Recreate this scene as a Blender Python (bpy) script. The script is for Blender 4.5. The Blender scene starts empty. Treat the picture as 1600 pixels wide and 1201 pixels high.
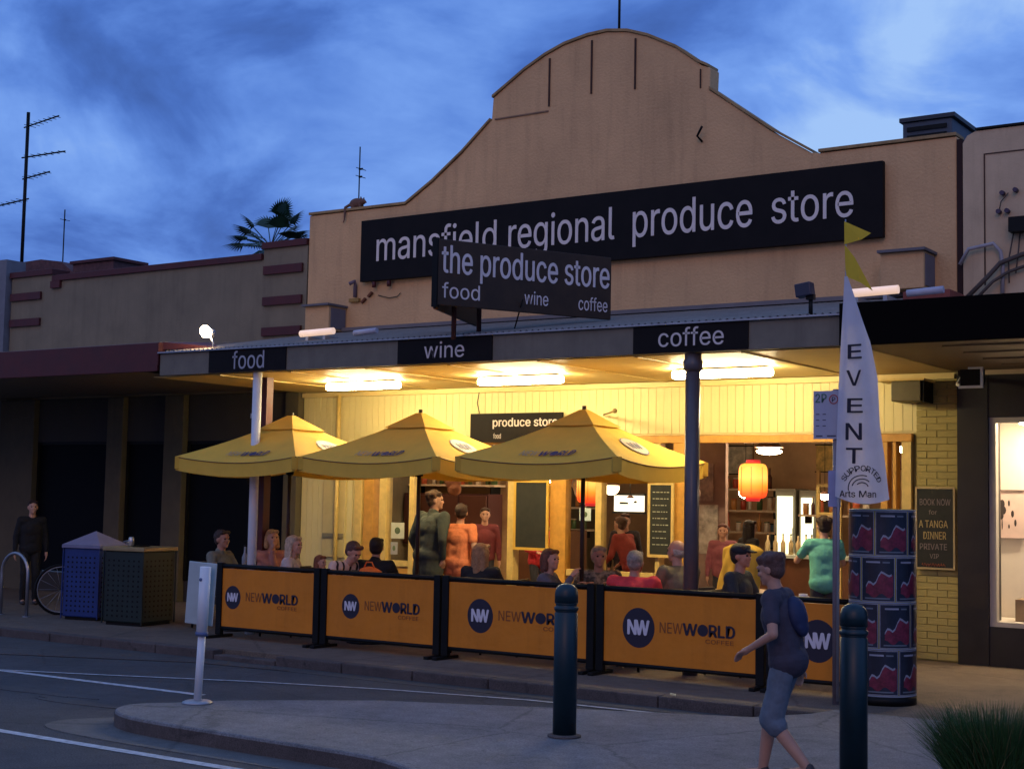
import bpy, math, random
from math import sin, cos, pi, radians as RAD
from mathutils import Vector, Matrix, Euler
random.seed(7)
SC = bpy.context.scene
COL = SC.collection

# ------------------------------------------------------------------ camera, sky, light, exposure
EYE = 1.8
def setup_camera():
    yaw = RAD(34); roll = math.atan(.019); pitch = math.atan(176/2280)
    fw = Vector((-sin(yaw)*cos(pitch), cos(yaw)*cos(pitch), sin(pitch)))
    r0 = Vector((cos(yaw), sin(yaw), 0)); u0 = r0.cross(fw)
    R = r0*cos(roll)+u0*sin(roll); U = u0*cos(roll)-r0*sin(roll)
    cd = bpy.data.cameras.new('camera'); cam = bpy.data.objects.new('camera', cd); COL.objects.link(cam)
    m = Matrix((R, U, -fw)).transposed().to_4x4(); m.translation = (0, 0, EYE)
    cam.matrix_world = m
    cd.sensor_width = 36; cd.lens = 2280/1600*36; cd.clip_end = 2000; cd.clip_start = .05
    SC.camera = cam
setup_camera()

SUN_EL, SUN_AZ = 24, 20          # dusk glow arriving from the street side
SKX, SKY = 6.6, 6.1
def setup_world():
    w = bpy.data.worlds.new('World'); SC.world = w; w.use_nodes = True
    nt = w.node_tree; N = nt.nodes; L = nt.links; N.clear()
    out = N.new('ShaderNodeOutputWorld'); bg = N.new('ShaderNodeBackground'); L.new(bg.outputs[0], out.inputs[0])
    sky = N.new('ShaderNodeTexSky'); sky.sky_type = 'NISHITA'; sky.sun_disc = False
    sky.sun_elevation = RAD(3); sky.sun_rotation = RAD(180+SUN_AZ)
    tc = N.new('ShaderNodeTexCoord'); sep = N.new('ShaderNodeSeparateXYZ'); L.new(tc.outputs['Generated'], sep.inputs[0])
    def math_(op, a, b=None, c=False):
        n = N.new('ShaderNodeMath'); n.operation = op; n.use_clamp = c
        for i, v in enumerate((a, b)):
            if v is None: continue
            if isinstance(v, (int, float)): n.inputs[i].default_value = v
            else: L.new(v, n.inputs[i])
        return n.outputs[0]
    zz = math_('ADD', math_('MAXIMUM', sep.outputs[2], 0.0), .42)
    cx = math_('DIVIDE', sep.outputs[0], zz); cy = math_('DIVIDE', sep.outputs[1], zz)
    comb = N.new('ShaderNodeCombineXYZ'); L.new(cx, comb.inputs[0]); L.new(cy, comb.inputs[1])
    def noise(scale, detail, rough, off, dist=0.0):
        mp = N.new('ShaderNodeMapping'); mp.inputs['Location'].default_value = off; L.new(comb.outputs[0], mp.inputs[0])
        n = N.new('ShaderNodeTexNoise'); n.inputs['Scale'].default_value = scale; n.inputs['Detail'].default_value = detail
        n.inputs['Roughness'].default_value = rough; n.inputs['Distortion'].default_value = dist
        L.new(mp.outputs[0], n.inputs['Vector']); return n.outputs['Fac']
    big = noise(1.5, 3, .5, (SKX, SKY, 0), .4); det = noise(3.8, 6, .55, (0.4, 2.2, 0), .6); fine = noise(11, 5, .6, (7, 1, 0), .3)
    m = math_('ADD', math_("MULTIPLY", big, .64), math_("ADD", math_("MULTIPLY", det, .36), math_('MULTIPLY', fine, .07)))
    m = math_('ADD', m, math_('MULTIPLY', math_('MINIMUM', math_('MAXIMUM', sep.outputs[2], 0.0), .5), .16))
    cr = N.new('ShaderNodeValToRGB'); L.new(m, cr.inputs[0])
    e = cr.color_ramp.elements
    e[0].position = .43; e[0].color = (.026, .062, .225, 1)
    e[1].position = .68; e[1].color = (.34, .54, .93, 1)
    for p, c in ((.485, (.036, .098, .37, 1)), (.53, (.056, .150, .53, 1)), (.57, (.10, .235, .70, 1)), (.62, (.17, .345, .85, 1))):
        x = e.new(p); x.color = c
    # the clear dusk sky shows a little through the cloud
    mx = N.new('ShaderNodeMix'); mx.data_type = 'RGBA'; mx.inputs[0].default_value = .015
    L.new(cr.outputs[0], mx.inputs[6]); L.new(sky.outputs[0], mx.inputs[7])
    L.new(mx.outputs[2], bg.inputs[0]); bg.inputs[1].default_value = 1.0
setup_world()
def setup_sun():
    l = bpy.data.lights.new('sun', 'SUN'); l.energy = .34; l.color = (1, .50, .24); l.angle = RAD(24)
    o = bpy.data.objects.new('sun', l); COL.objects.link(o)
    el, az = RAD(SUN_EL), RAD(SUN_AZ)
    to = Vector((sin(az)*cos(el), -cos(az)*cos(el), sin(el)))     # towards the light
    o.rotation_euler = to.to_track_quat('Z', 'Y').to_euler(); o.location = (0, -10, 30)
setup_sun()
SC.render.engine = 'CYCLES'
SC.view_settings.view_transform = 'Standard'; SC.view_settings.look = 'None'
SC.view_settings.exposure = 0; SC.view_settings.gamma = 1; SC.view_settings.use_curve_mapping = False
SC.cycles.use_denoising = True
SC.cycles.max_bounces = 7; SC.cycles.diffuse_bounces = 4; SC.cycles.sample_clamp_indirect = 6

# ------------------------------------------------------------------ materials
MATS = {}
def mat(name, col, rough=.6, metal=0., var=.12, vscale=4., bump=.0, bscale=60., emit=None, estr=0., trans=0., spec=.4, dirt=0., alpha=1., transluc=0., tcol=None):
    if name in MATS: return MATS[name]
    m = bpy.data.materials.new(name); m.use_nodes = True; MATS[name] = m
    nt = m.node_tree; N = nt.nodes; L = nt.links; b = N['Principled BSDF']
    c4 = (*col, 1)
    b.inputs['Roughness'].default_value = rough; b.inputs['Metallic'].default_value = metal
    b.inputs['Specular IOR Level'].default_value = spec
    if trans: b.inputs['Transmission Weight'].default_value = trans
    if alpha < 1: b.inputs['Alpha'].default_value = alpha
    tc = N.new('ShaderNodeTexCoord')
    if var > 0:
        n1 = N.new('ShaderNodeTexNoise'); n1.inputs['Scale'].default_value = vscale; n1.inputs['Detail'].default_value = 6; n1.inputs['Roughness'].default_value = .65
        L.new(tc.outputs['Object'], n1.inputs['Vector'])
        r = N.new('ShaderNodeMapRange'); r.inputs[1].default_value = .3; r.inputs[2].default_value = .7
        r.inputs[3].default_value = 1-var; r.inputs[4].default_value = 1+var
        L.new(n1.outputs['Fac'], r.inputs[0])
        mx = N.new('ShaderNodeMix'); mx.data_type = 'RGBA'; mx.blend_type = 'MULTIPLY'; mx.inputs[0].default_value = 1
        mx.inputs[6].default_value = c4; L.new(r.outputs[0], mx.inputs[7]); last = mx.outputs[2]
        if dirt > 0:
            mp = N.new('ShaderNodeMapping'); mp.inputs['Scale'].default_value = (3.2, 3.2, .35); L.new(tc.outputs['Object'], mp.inputs[0])
            n2 = N.new('ShaderNodeTexNoise'); n2.inputs['Scale'].default_value = 1.6; n2.inputs['Detail'].default_value = 8; n2.inputs['Roughness'].default_value = .7
            L.new(mp.outputs[0], n2.inputs['Vector'])
            r2 = N.new('ShaderNodeMapRange'); r2.inputs[1].default_value = .5; r2.inputs[2].default_value = .78; r2.inputs[4].default_value = dirt
            L.new(n2.outputs['Fac'], r2.inputs[0])
            m2 = N.new('ShaderNodeMix'); m2.data_type = 'RGBA'; L.new(r2.outputs[0], m2.inputs[0]); L.new(last, m2.inputs[6])
            m2.inputs[7].default_value = (col[0]*.28, col[1]*.26, col[2]*.24, 1); last = m2.outputs[2]
        L.new(last, b.inputs['Base Color'])
        rr = N.new('ShaderNodeMapRange'); rr.inputs[3].default_value = max(0.03, rough-.1); rr.inputs[4].default_value = min(1, rough+.1)
        L.new(n1.outputs['Fac'], rr.inputs[0]); L.new(rr.outputs[0], b.inputs['Roughness'])
    else:
        b.inputs['Base Color'].default_value = c4
    if bump > 0:
        n3 = N.new('ShaderNodeTexNoise'); n3.inputs['Scale'].default_value = bscale; n3.inputs['Detail'].default_value = 5
        L.new(tc.outputs['Object'], n3.inputs['Vector'])
        bp = N.new('ShaderNodeBump'); bp.inputs['Strength'].default_value = bump; bp.inputs['Distance'].default_value = .02
        L.new(n3.outputs['Fac'], bp.inputs['Height']); L.new(bp.outputs[0], b.inputs['Normal'])
    if emit:
        b.inputs['Emission Color'].default_value = (*emit, 1); b.inputs['Emission Strength'].default_value = estr
    if transluc > 0:
        t = N.new('ShaderNodeBsdfTranslucent'); t.inputs[0].default_value = (*(tcol or col), 1)
        ms = N.new('ShaderNodeMixShader'); ms.inputs[0].default_value = transluc
        L.new(b.outputs[0], ms.inputs[1]); L.new(t.outputs[0], ms.inputs[2])
        L.new(ms.outputs[0], N['Material Output'].inputs[0])
    return m

def speckle_mat(name, col, col2, patch, rough=.85, fine=220, bump=.5, wet=0.):
    m = bpy.data.materials.new(name); m.use_nodes = True; MATS[name] = m
    nt = m.node_tree; N = nt.nodes; L = nt.links; b = N['Principled BSDF']; tc = N.new('ShaderNodeTexCoord')
    def nz(s, d, r):
        n = N.new('ShaderNodeTexNoise'); n.inputs['Scale'].default_value = s; n.inputs['Detail'].default_value = d; n.inputs['Roughness'].default_value = r
        L.new(tc.outputs['Object'], n.inputs['Vector']); return n
    a = nz(fine, 3, .7); p = nz(1.1, 7, .65); q = nz(7, 6, .7)
    cr = N.new('ShaderNodeValToRGB'); L.new(a.outputs[0], cr.inputs[0])
    cr.color_ramp.elements[0].position = .38; cr.color_ramp.elements[0].color = (*col, 1)
    cr.color_ramp.elements[1].position = .66; cr.color_ramp.elements[1].color = (*col2, 1)
    r = N.new('ShaderNodeMapRange'); r.inputs[1].default_value = .32; r.inputs[2].default_value = .7; r.inputs[3].default_value = 1-patch; r.inputs[4].default_value = 1+patch
    ad = N.new('ShaderNodeMath'); ad.operation = 'MULTIPLY_ADD'; L.new(q.outputs[0], ad.inputs[0]); ad.inputs[1].default_value = .45
    mu = N.new('ShaderNodeMath'); mu.operation = 'MULTIPLY'; mu.inputs[1].default_value = .55; L.new(p.outputs[0], mu.inputs[0]); L.new(mu.outputs[0], ad.inputs[2])
    L.new(ad.outputs[0], r.inputs[0])
    mx = N.new('ShaderNodeMix'); mx.data_type = 'RGBA'; mx.blend_type = 'MULTIPLY'; mx.inputs[0].default_value = 1
    L.new(cr.outputs[0], mx.inputs[6]); L.new(r.outputs[0], mx.inputs[7])
    # thin dark cracks and stains
    v = N.new('ShaderNodeTexVoronoi'); v.feature = 'DISTANCE_TO_EDGE'; v.inputs['Scale'].default_value = .55
    wp = N.new('ShaderNodeMix'); wp.data_type = 'VECTOR'; wp.inputs[0].default_value = .12; L.new(tc.outputs['Object'], wp.inputs[4]); L.new(q.outputs[1], wp.inputs[5])
    L.new(wp.outputs[1], v.inputs['Vector'])
    cr2 = N.new('ShaderNodeMapRange'); cr2.inputs[1].default_value = .0; cr2.inputs[2].default_value = .012; cr2.inputs[3].default_value = .62; cr2.inputs[4].default_value = 1
    L.new(v.outputs['Distance'], cr2.inputs[0])
    m3 = N.new('ShaderNodeMix'); m3.data_type = 'RGBA'; m3.blend_type = 'MULTIPLY'; m3.inputs[0].default_value = 1
    L.new(mx.outputs[2], m3.inputs[6]); L.new(cr2.outputs[0], m3.inputs[7]); v2 = N.new('ShaderNodeTexVoronoi'); v2.inputs['Scale'].default_value = 5.5; L.new(tc.outputs['Object'], v2.inputs['Vector'])
    sp2 = N.new('ShaderNodeMapRange'); sp2.inputs[1].default_value = .07; sp2.inputs[2].default_value = .11; sp2.inputs[3].default_value = .6; sp2.inputs[4].default_value = 1; L.new(v2.outputs['Distance'], sp2.inputs[0])
    m4 = N.new('ShaderNodeMix'); m4.data_type = 'RGBA'; m4.blend_type = 'MULTIPLY'; m4.inputs[0].default_value = 1
    L.new(m3.outputs[2], m4.inputs[6]); L.new(sp2.outputs[0], m4.inputs[7]); L.new(m4.outputs[2], b.inputs['Base Color'])
    b.inputs['Roughness'].default_value = rough
    bp = N.new('ShaderNodeBump'); bp.inputs['Strength'].default_value = bump; bp.inputs['Distance'].default_value = .008
    L.new(a.outputs[0], bp.inputs['Height']); L.new(bp.outputs[0], b.inputs['Normal'])
    return m

asphalt = speckle_mat('asphalt', (.020, .021, .024), (.075, .078, .085), .5, fine=75, bump=.8)
concrete = speckle_mat('concrete_paving', (.105, .10, .10), (.205, .195, .195), .42, fine=80, bump=.5)
concrete_dark = speckle_mat('gutter_concrete', (.036, .034, .033), (.088, .082, .078), .4, fine=160)
path_mat = speckle_mat('footpath_asphalt', (.075, .054, .040), (.20, .145, .10), .42, fine=80)
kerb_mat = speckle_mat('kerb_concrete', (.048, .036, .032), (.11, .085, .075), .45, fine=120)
paint_line = mat('worn_line_paint', (.42, .44, .46), .7, var=.45, vscale=14)
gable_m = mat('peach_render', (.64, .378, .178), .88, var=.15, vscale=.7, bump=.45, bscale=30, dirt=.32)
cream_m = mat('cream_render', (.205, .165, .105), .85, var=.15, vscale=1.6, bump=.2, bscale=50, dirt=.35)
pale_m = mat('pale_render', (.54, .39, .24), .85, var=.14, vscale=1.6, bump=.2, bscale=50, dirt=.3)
maroon = mat('maroon_paint', (.075, .013, .012), .6, var=.2, dirt=.2)
seam_m = mat('dark_joint', (.06, .03, .02), .9, var=.3)
wallY = mat('yellow_board_paint', (.68, .58, .27), .55, var=.06, vscale=3, bump=.05, dirt=.15)
brickY = mat('painted_brick', (.36, .29, .095), .8, var=.08, vscale=9, bump=.3, bscale=90)
brickY2 = mat('painted_brick_dull', (.34, .275, .09), .8, var=.08, vscale=9, bump=.3, bscale=90)
mortar = mat('painted_mortar', (.31, .25, .085), .9)
ceilY = mat('ceiling_sheet_paint', (.66, .50, .20), .5, var=.08, vscale=2, bump=.05, dirt=.12)
orangeW = mat('orange_stained_timber', (.52, .26, .045), .5, var=.2, vscale=9, bump=.1)
yellowW = mat('pale_yellow_timber', (.62, .44, .14), .5, var=.15, vscale=9)
blackp = mat('black_sign_paint', (.009, .007, .007), .6, var=.3, spec=.12)
black = mat('black_metal', (.006, .006, .006), .5, var=.3, spec=.15)
fasciaM = mat('taupe_fascia_paint', (.155, .135, .10), .6, var=.15, dirt=.4)
white_l = mat('white_lettering', (.62, .55, .52), .6, var=.08)
white_p = mat('white_paint', (.62, .64, .66), .5, var=.08, dirt=.2)
steel = mat('galvanised_steel', (.32, .33, .36), .45, .6, var=.2, dirt=.2)
roofM = mat('awning_roof_iron', (.21, .185, .16), .7, .0, var=.2, dirt=.4)
umbF = mat('yellow_canvas', (.72, .45, .06), .85, var=.07, vscale=5, bump=.08, bscale=200, transluc=.12, tcol=(.8, .5, .06))
banner = mat('orange_vinyl_banner', (.64, .195, .005), .6, var=.12, vscale=1.4, bump=.55, bscale=4.5, dirt=.2)
logoM = mat('navy_print', (.018, .014, .028), .5, var=.1)
brownP = mat('brown_print', (.20, .06, .012), .5, var=.1)
blueP = mat('blue_print', (.05, .05, .12), .6, var=.1)
greyP = mat('grey_print', (.36, .30, .22), .6, var=.1)
glassD = mat('dark_window_glass', (.004, .005, .007), .5, var=0, spec=.05)
binB = mat('blue_bin_paint', (.007, .028, .14), .5, var=.15, dirt=.3)
binG = mat('dark_green_bin_paint', (.006, .016, .013), .45, var=.2)
bollM = mat('dark_teal_bollard_paint', (.003, .017, .024), .42, var=.15, dirt=.15)
lampW = mat('lit_tube', (.9, .85, .7), .4, var=0, emit=(1, .82, .46), estr=125)
lampB = mat('lit_bulb', (.9, .8, .6), .4, var=0, emit=(1, .74, .44), estr=95)
skin = mat('skin', (.50, .27, .18), .55, var=.08, vscale=12)
skinD = mat('skin_tanned', (.40, .20, .13), .55, var=.08, vscale=12)

# ------------------------------------------------------------------ mesh builder
class MB:
    def __init__(s): s.v = []; s.f = []; s.mi = []; s.sm = []; s.cm = 0
    def add(s, vs, fs, smooth=False):
        k = len(s.v); s.v += [tuple(v) for v in vs]
        for f in fs: s.f.append(tuple(i+k for i in f)); s.mi.append(s.cm); s.sm.append(smooth)
        return s
    def box(s, x0, x1, y0, y1, z0, z1):
        vs = [(x, y, z) for z in (z0, z1) for x, y in ((x0, y0), (x1, y0), (x1, y1), (x0, y1))]
        return s.add(vs, [(3, 2, 1, 0), (4, 5, 6, 7), (0, 1, 5, 4), (1, 2, 6, 5), (2, 3, 7, 6), (3, 0, 4, 7)])
    def obox(s, c, size, rot=(0, 0, 0)):
        M = Euler(rot).to_matrix(); c = Vector(c); a, b, d = [q/2 for q in size]
        vs = [c+M@Vector((x, y, z)) for z in (-d, d) for x, y in ((-a, -b), (a, -b), (a, b), (-a, b))]
        return s.add(vs, [(3, 2, 1, 0), (4, 5, 6, 7), (0, 1, 5, 4), (1, 2, 6, 5), (2, 3, 7, 6), (3, 0, 4, 7)])
    def tube(s, pts, r, n=8, cap=True, smooth=True):
        pts = [Vector(p) for p in pts]; rs = r if isinstance(r, (list, tuple)) else [r]*len(pts)
        vs = []; fs = []; prev = None
        for i, p in enumerate(pts):
            d = (pts[min(i+1, len(pts)-1)]-pts[max(i-1, 0)]).normalized()
            a = prev if prev is not None else (Vector((0, 0, 1)) if abs(d.z) < .9 else Vector((1, 0, 0)))
            e1 = d.cross(a).cross(d).normalized(); prev = e1
            e2 = d.cross(e1)
            for k in range(n):
                t = 2*pi*k/n; vs.append(p+(e1*cos(t)+e2*sin(t))*rs[i])
        for i in range(len(pts)-1):
            for k in range(n):
                a = i*n+k; b = i*n+(k+1) % n; fs.append((a, b, b+n, a+n))
        s.add(vs, fs, smooth)
        if cap:
            s.add([], []); k0 = len(s.v)-len(vs)
            for base, rev in ((0, True), ((len(pts)-1)*n, False)):
                f = [k0+base+k for k in range(n)]
                s.f.append(tuple(f[::-1] if rev else f)); s.mi.append(s.cm); s.sm.append(False)
        return s
    def lathe(s, c, prof, n=24, smooth=True):
        c = Vector(c); vs = []; fs = []
        for r, z in prof:
            for k in range(n):
                t = 2*pi*k/n; vs.append((c.x+r*cos(t), c.y+r*sin(t), c.z+z))
        for i in range(len(prof)-1):
            for k in range(n):
                a = i*n+k; b = i*n+(k+1) % n; fs.append((a, b, b+n, a+n))
        fs.append(tuple(range(n))[::-1]); fs.append(tuple((len(prof)-1)*n+k for k in range(n)))
        k0 = len(s.f); s.add(vs, fs, smooth); s.sm[-1] = s.sm[-2] = False
        return s
    def ball(s, c, r, n=12, m=8):
        c = Vector(c); rx, ry, rz = r if isinstance(r, (tuple, list)) else (r, r, r)
        vs = [(c.x, c.y, c.z-rz)]
        for i in range(1, m):
            a = -pi/2+pi*i/m
            for k in range(n):
                t = 2*pi*k/n; vs.append((c.x+rx*cos(a)*cos(t), c.y+ry*cos(a)*sin(t), c.z+rz*sin(a)))
        vs.append((c.x, c.y, c.z+rz)); fs = []
        for k in range(n): fs.append((0, 1+(k+1) % n, 1+k)); fs.append((len(vs)-1, 1+(m-2)*n+k, 1+(m-2)*n+(k+1) % n))
        for i in range(m-2):
            for k in range(n):
                a = 1+i*n+k; b = 1+i*n+(k+1) % n; fs.append((a, b, b+n, a+n))
        return s.add(vs, fs, True)
    def prism(s, poly, y0, y1, axis='y'):
        """poly in (x,z) extruded along y (or in (x,y) extruded along z)."""
        n = len(poly)
        if axis == 'y': vs = [(x, y0, z) for x, z in poly]+[(x, y1, z) for x, z in poly]
        elif axis == 'z': vs = [(x, y, y0) for x, y in poly]+[(x, y, y1) for x, y in poly]
        else: vs = [(y0, a, b) for a, b in poly]+[(y1, a, b) for a, b in poly]
        fs = [tuple(range(n)), tuple(range(2*n-1, n-1, -1))]+[(i, i+n, (i+1) % n+n, (i+1) % n) for i in range(n)]
        return s.add(vs, fs)
    def mesh(s, name, mats, off=(0, 0, 0)):
        me = bpy.data.meshes.new(name); o = Vector(off)
        me.from_pydata([Vector(v)-o for v in s.v], [], s.f)
        for m in (mats if isinstance(mats, (list, tuple)) else [mats]): me.materials.append(m)
        me.polygons.foreach_set('material_index', s.mi); me.polygons.foreach_set('use_smooth', s.sm)
        import bmesh
        bm = bmesh.new(); bm.from_mesh(me); bmesh.ops.recalc_face_normals(bm, faces=bm.faces); bm.to_mesh(me); bm.free()
        me.update(); return me

def worldloc(o):
    v = Vector(o.location)
    while o.parent: o = o.parent; v += Vector(o.location)
    return v
def thing(name, label, cat, loc=(0, 0, 0), group=None, kind=None, rz=0):
    o = bpy.data.objects.new(name, None); COL.objects.link(o); o.location = loc; o.empty_display_size = .2
    o.rotation_euler = (0, 0, rz)
    if label: o['label'] = label
    if cat: o['category'] = cat
    if group: o['group'] = group
    if kind: o['kind'] = kind
    return o
def part(name, mb, m, parent, local=False, bevel=0, label=None, kind=None):
    """mb is in world coordinates unless local."""
    off = (0, 0, 0) if (local or parent is None) else worldloc(parent)
    me = mb.mesh(name, m, off) if isinstance(mb, MB) else mb
    o = bpy.data.objects.new(name, me); COL.objects.link(o)
    if parent is not None: o.parent = parent
    if bevel:
        b = o.modifiers.new('bevel', 'BEVEL'); b.width = bevel; b.segments = 2; b.limit_method = 'ANGLE'
    if label: o['label'] = label
    if kind: o['kind'] = kind
    return o
def solo(name, mb, m, label, cat, group=None, bevel=0):
    o = part(name, mb, m, None, bevel=bevel); o['label'] = label; o['category'] = cat
    if group: o['group'] = group
    return o
def struct(name, mb, m, bevel=0):
    o = part(name, mb, m, None, bevel=bevel); o['kind'] = 'structure'; return o
def copy_tree(o, parent=None):
    c = o.copy(); COL.objects.link(c); c.parent = parent
    for ch in o.children: copy_tree(ch, c)
    return c
def place_copy(src, loc, label, rz=None):
    c = copy_tree(src); c.location = loc; c['label'] = label
    if rz is not None: c.rotation_euler = (0, 0, rz)
    return c

# ------------------------------------------------------------------ lettering
def load_font():
    import os
    try:
        p = os.path.join(bpy.utils.system_resource('DATAFILES'), 'fonts', 'Inter.woff2')
        if os.path.exists(p): return bpy.data.fonts.load(p)
    except Exception: pass
    return None
FONT = load_font()
def text_mesh(s, bold=0., shear=0., spacing=1.):
    cu = bpy.data.curves.new('lettering', 'FONT'); cu.body = s; cu.size = 1
    if FONT: cu.font = FONT
    cu.shear = shear; cu.space_character = spacing; cu.resolution_u = 4; cu.extrude = .002
    t = bpy.data.objects.new('tmp_text', cu); COL.objects.link(t)
    dg = bpy.context.evaluated_depsgraph_get(); dg.update()
    me = bpy.data.meshes.new_from_object(t.evaluated_get(dg))
    bpy.data.objects.remove(t); bpy.data.curves.remove(cu)
    return me
def lettering(s, u0, u1, w0, w1, frame, m, parent, name='lettering', bold=0., shear=0., spacing=1., thick=.008):
    """Fit text into [u0,u1]x[w0,w1] of the frame (origin, u axis, v axis, outward normal), in world coordinates."""
    me = text_mesh(s, bold, shear, spacing)
    xs = [v.co.x for v in me.vertices]; ys = [v.co.y for v in me.vertices]; zs = [v.co.z for v in me.vertices]
    ax, bx, ay, by, az, bz = min(xs), max(xs), min(ys), max(ys), min(zs), max(zs)
    O, U, V, Nn = [Vector(q) for q in frame]; off = worldloc(parent) if parent else Vector((0, 0, 0))
    for v in me.vertices:
        a = u0+(v.co.x-ax)/(bx-ax)*(u1-u0); b = w0+(v.co.y-ay)/(by-ay)*(w1-w0); c = (v.co.z-az)/max(bz-az, 1e-6)*thick
        v.co = O+U*a+V*b+Nn*(c+.001)-off
    me.materials.clear(); me.materials.append(m)
    for p in me.polygons: p.material_index = 0
    if bold > 0:
        d = bold*(w1-w0)*1.1; vs = [v.co.copy() for v in me.vertices]; fs = [tuple(p.vertices) for p in me.polygons]
        V2, F2 = list(vs), list(fs)
        for k, (du, dv) in enumerate(((-d, 0), (d, 0), (0, d*.6), (0, -d*.6))):
            b0 = len(V2); V2 += [v+U*du+V*dv+Nn*(.0003*(k+1)) for v in vs]; F2 += [tuple(i+b0 for i in f) for f in fs]
        m2 = bpy.data.meshes.new(name); m2.from_pydata(V2, [], F2); m2.materials.append(m); bpy.data.meshes.remove(me); me = m2
    me.name = name
    o = bpy.data.objects.new(name, me); COL.objects.link(o); o.parent = parent
    return o
def frameXZ(y): return ((0, y, 0), (1, 0, 0), (0, 0, 1), (0, -1, 0))

# ------------------------------------------------------------------ ground, road, paths
struct('ground', MB().box(-300, 300, -200, 400, -.40, -.012), asphalt)
struct('road', MB().box(-150, 60, -20, 11.30, -.011, 0), asphalt)
fp = MB().box(-120, 60, 11.55, 60, -.01, .1); struct('footpath', fp, path_mat)
kb = bpy.data.objects.new('kerb', None); COL.objects.link(kb); kb['kind'] = 'structure'; kb.location = (-14, 11.47, 0)
x = -34.0
while x < -4.6:
    L_ = .9
    zt = .102 if not (-12.4 < x < -11.2) else .055
    part('kerb_stone', MB().box(x+.006, min(x+L_, -4.6)-.006, 11.40+random.uniform(-.004, .004), 11.549, -.008, zt), kerb_mat, kb, bevel=.012)
    x += L_
gut = MB().prism([(-34, 11.40), (-34, 10.0), (-15, 10.0), (-13.48, 10.18), (-11.44, 11.04), (-10.2, 11.15), (-8.6, 11.16), (-4.7, 11.22), (-4.7, 11.40)], .0002, .004, 'z')
struct('gutter', gut, concrete_dark)
def ribbon(pts, w, z):
    mb = MB(); pts = [Vector((a, b, 0)) for a, b in pts]
    for i in range(len(pts)-1):
        d = (pts[i+1]-pts[i]); L2 = d.length; d.normalize(); n = Vector((-d.y, d.x, 0))*w/2
        k = max(1, int(L2/.5))
        for j in range(k):
            a = pts[i]+d*(L2*j/k); b = pts[i]+d*(L2*(j+1)/k)
            vs = [a-n, b-n, b+n, a+n]; mb.add([(q.x, q.y, z) for q in vs], [(0, 1, 2, 3)])
    return mb
struct('edge_line', ribbon([(-30, 7.0), (-6.6, 7.03)], .09, .004), paint_line)
struct('lane_line', ribbon([(-30, 9.22), (-12.3, 9.3), (-9.55, 9.36)], .085, .004), paint_line)
struct('turn_line', ribbon([(-12.3, 9.31), (-11.3, 9.70), (-9.9, 10.30), (-8.6, 10.72), (-7.2, 11.02), (-4.9, 11.12)], .045, .0085), paint_line)
struct('gutter_line', ribbon([(-34, 10.0), (-15, 10.02), (-13.48, 10.2), (-11.44, 11.06), (-10.2, 11.17)], .04, .0085), kerb_mat)
# traffic island, its nose and kerb edge
isl = [(-8.78, 8.35), (-8.98, 8.05), (-8.90, 7.80), (-8.62, 7.62), (-8.2, 7.54), (-7.3, 7.50), (-6.3, 7.47), (-5.9, 7.40), (-5.5, 7.20), (-5.2, 6.9), (-5.02, 6.3), (-4.95, 3), (-4.95, -8),
       (30, -8), (30, 11.545), (-4.55, 11.545), (-4.62, 11.2), (-4.9, 10.72), (-6.36, 10.10), (-7.66, 9.5), (-8.5, 8.75)]
def catmull(pts, k=6, closed=True):
    out = []
    n = len(pts)
    for i in range(n):
        p0, p1, p2, p3 = [Vector(pts[(i+j-1) % n]) for j in range(4)]
        for q in range(k):
            t = q/k; out.append(tuple(.5*((2*p1)+(-p0+p2)*t+(2*p0-5*p1+4*p2-p3)*t*t+(-p0+3*p1-3*p2+p3)*t**3)))
    return out
def smooth_part(pts, a, b, k=6):
    """smooth only indices a..b of an open corner run."""
    run = pts[a:b+1]; out = []
    for i in range(len(run)-1):
        p0 = Vector(run[max(i-1, 0)]); p1 = Vector(run[i]); p2 = Vector(run[i+1]); p3 = Vector(run[min(i+2, len(run)-1)])
        for q in range(k):
            t = q/k; out.append(tuple(.5*((2*p1)+(-p0+p2)*t+(2*p0-5*p1+4*p2-p3)*t*t+(-p0+3*p1-3*p2+p3)*t**3)))
    out.append(tuple(run[-1])); return out
head = smooth_part([isl[-2], isl[-1]]+isl[:12], 0, 13)
island_poly = head+[(-4.95, -8), (30, -8), (30, 11.545), (-4.55, 11.545), (-4.62, 11.2), (-4.9, 10.72), (-6.36, 10.10)]
isb = struct('traffic_island', MB().prism(island_poly, -.006, .12, 'z'), concrete, bevel=.02)
# darker kerb face band round the island
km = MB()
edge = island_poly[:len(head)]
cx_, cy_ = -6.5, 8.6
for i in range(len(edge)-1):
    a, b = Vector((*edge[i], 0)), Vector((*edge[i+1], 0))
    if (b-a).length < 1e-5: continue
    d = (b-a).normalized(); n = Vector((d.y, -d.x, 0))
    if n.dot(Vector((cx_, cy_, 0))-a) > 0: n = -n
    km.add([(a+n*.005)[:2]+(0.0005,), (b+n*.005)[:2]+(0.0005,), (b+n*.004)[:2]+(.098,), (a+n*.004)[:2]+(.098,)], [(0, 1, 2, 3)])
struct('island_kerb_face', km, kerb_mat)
# pale concrete apron in front of the nose
ap = [(-9.28, 7.75), (-9.30, 7.5), (-9.1, 7.33), (-8.6, 7.25), (-7.6, 7.22), (-6.4, 7.22), (-5.7, 7.16), (-5.3, 6.95), (-5.0, 6.3), (-5.0, 7.6), (-8.6, 8.3), (-8.95, 8.2)]
struct('island_apron', MB().prism(catmull(ap, 4), .0003, .006, 'z'), speckle_mat('apron_concrete', (.07, .067, .062), (.15, .14, .13), .4, fine=140))
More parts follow.
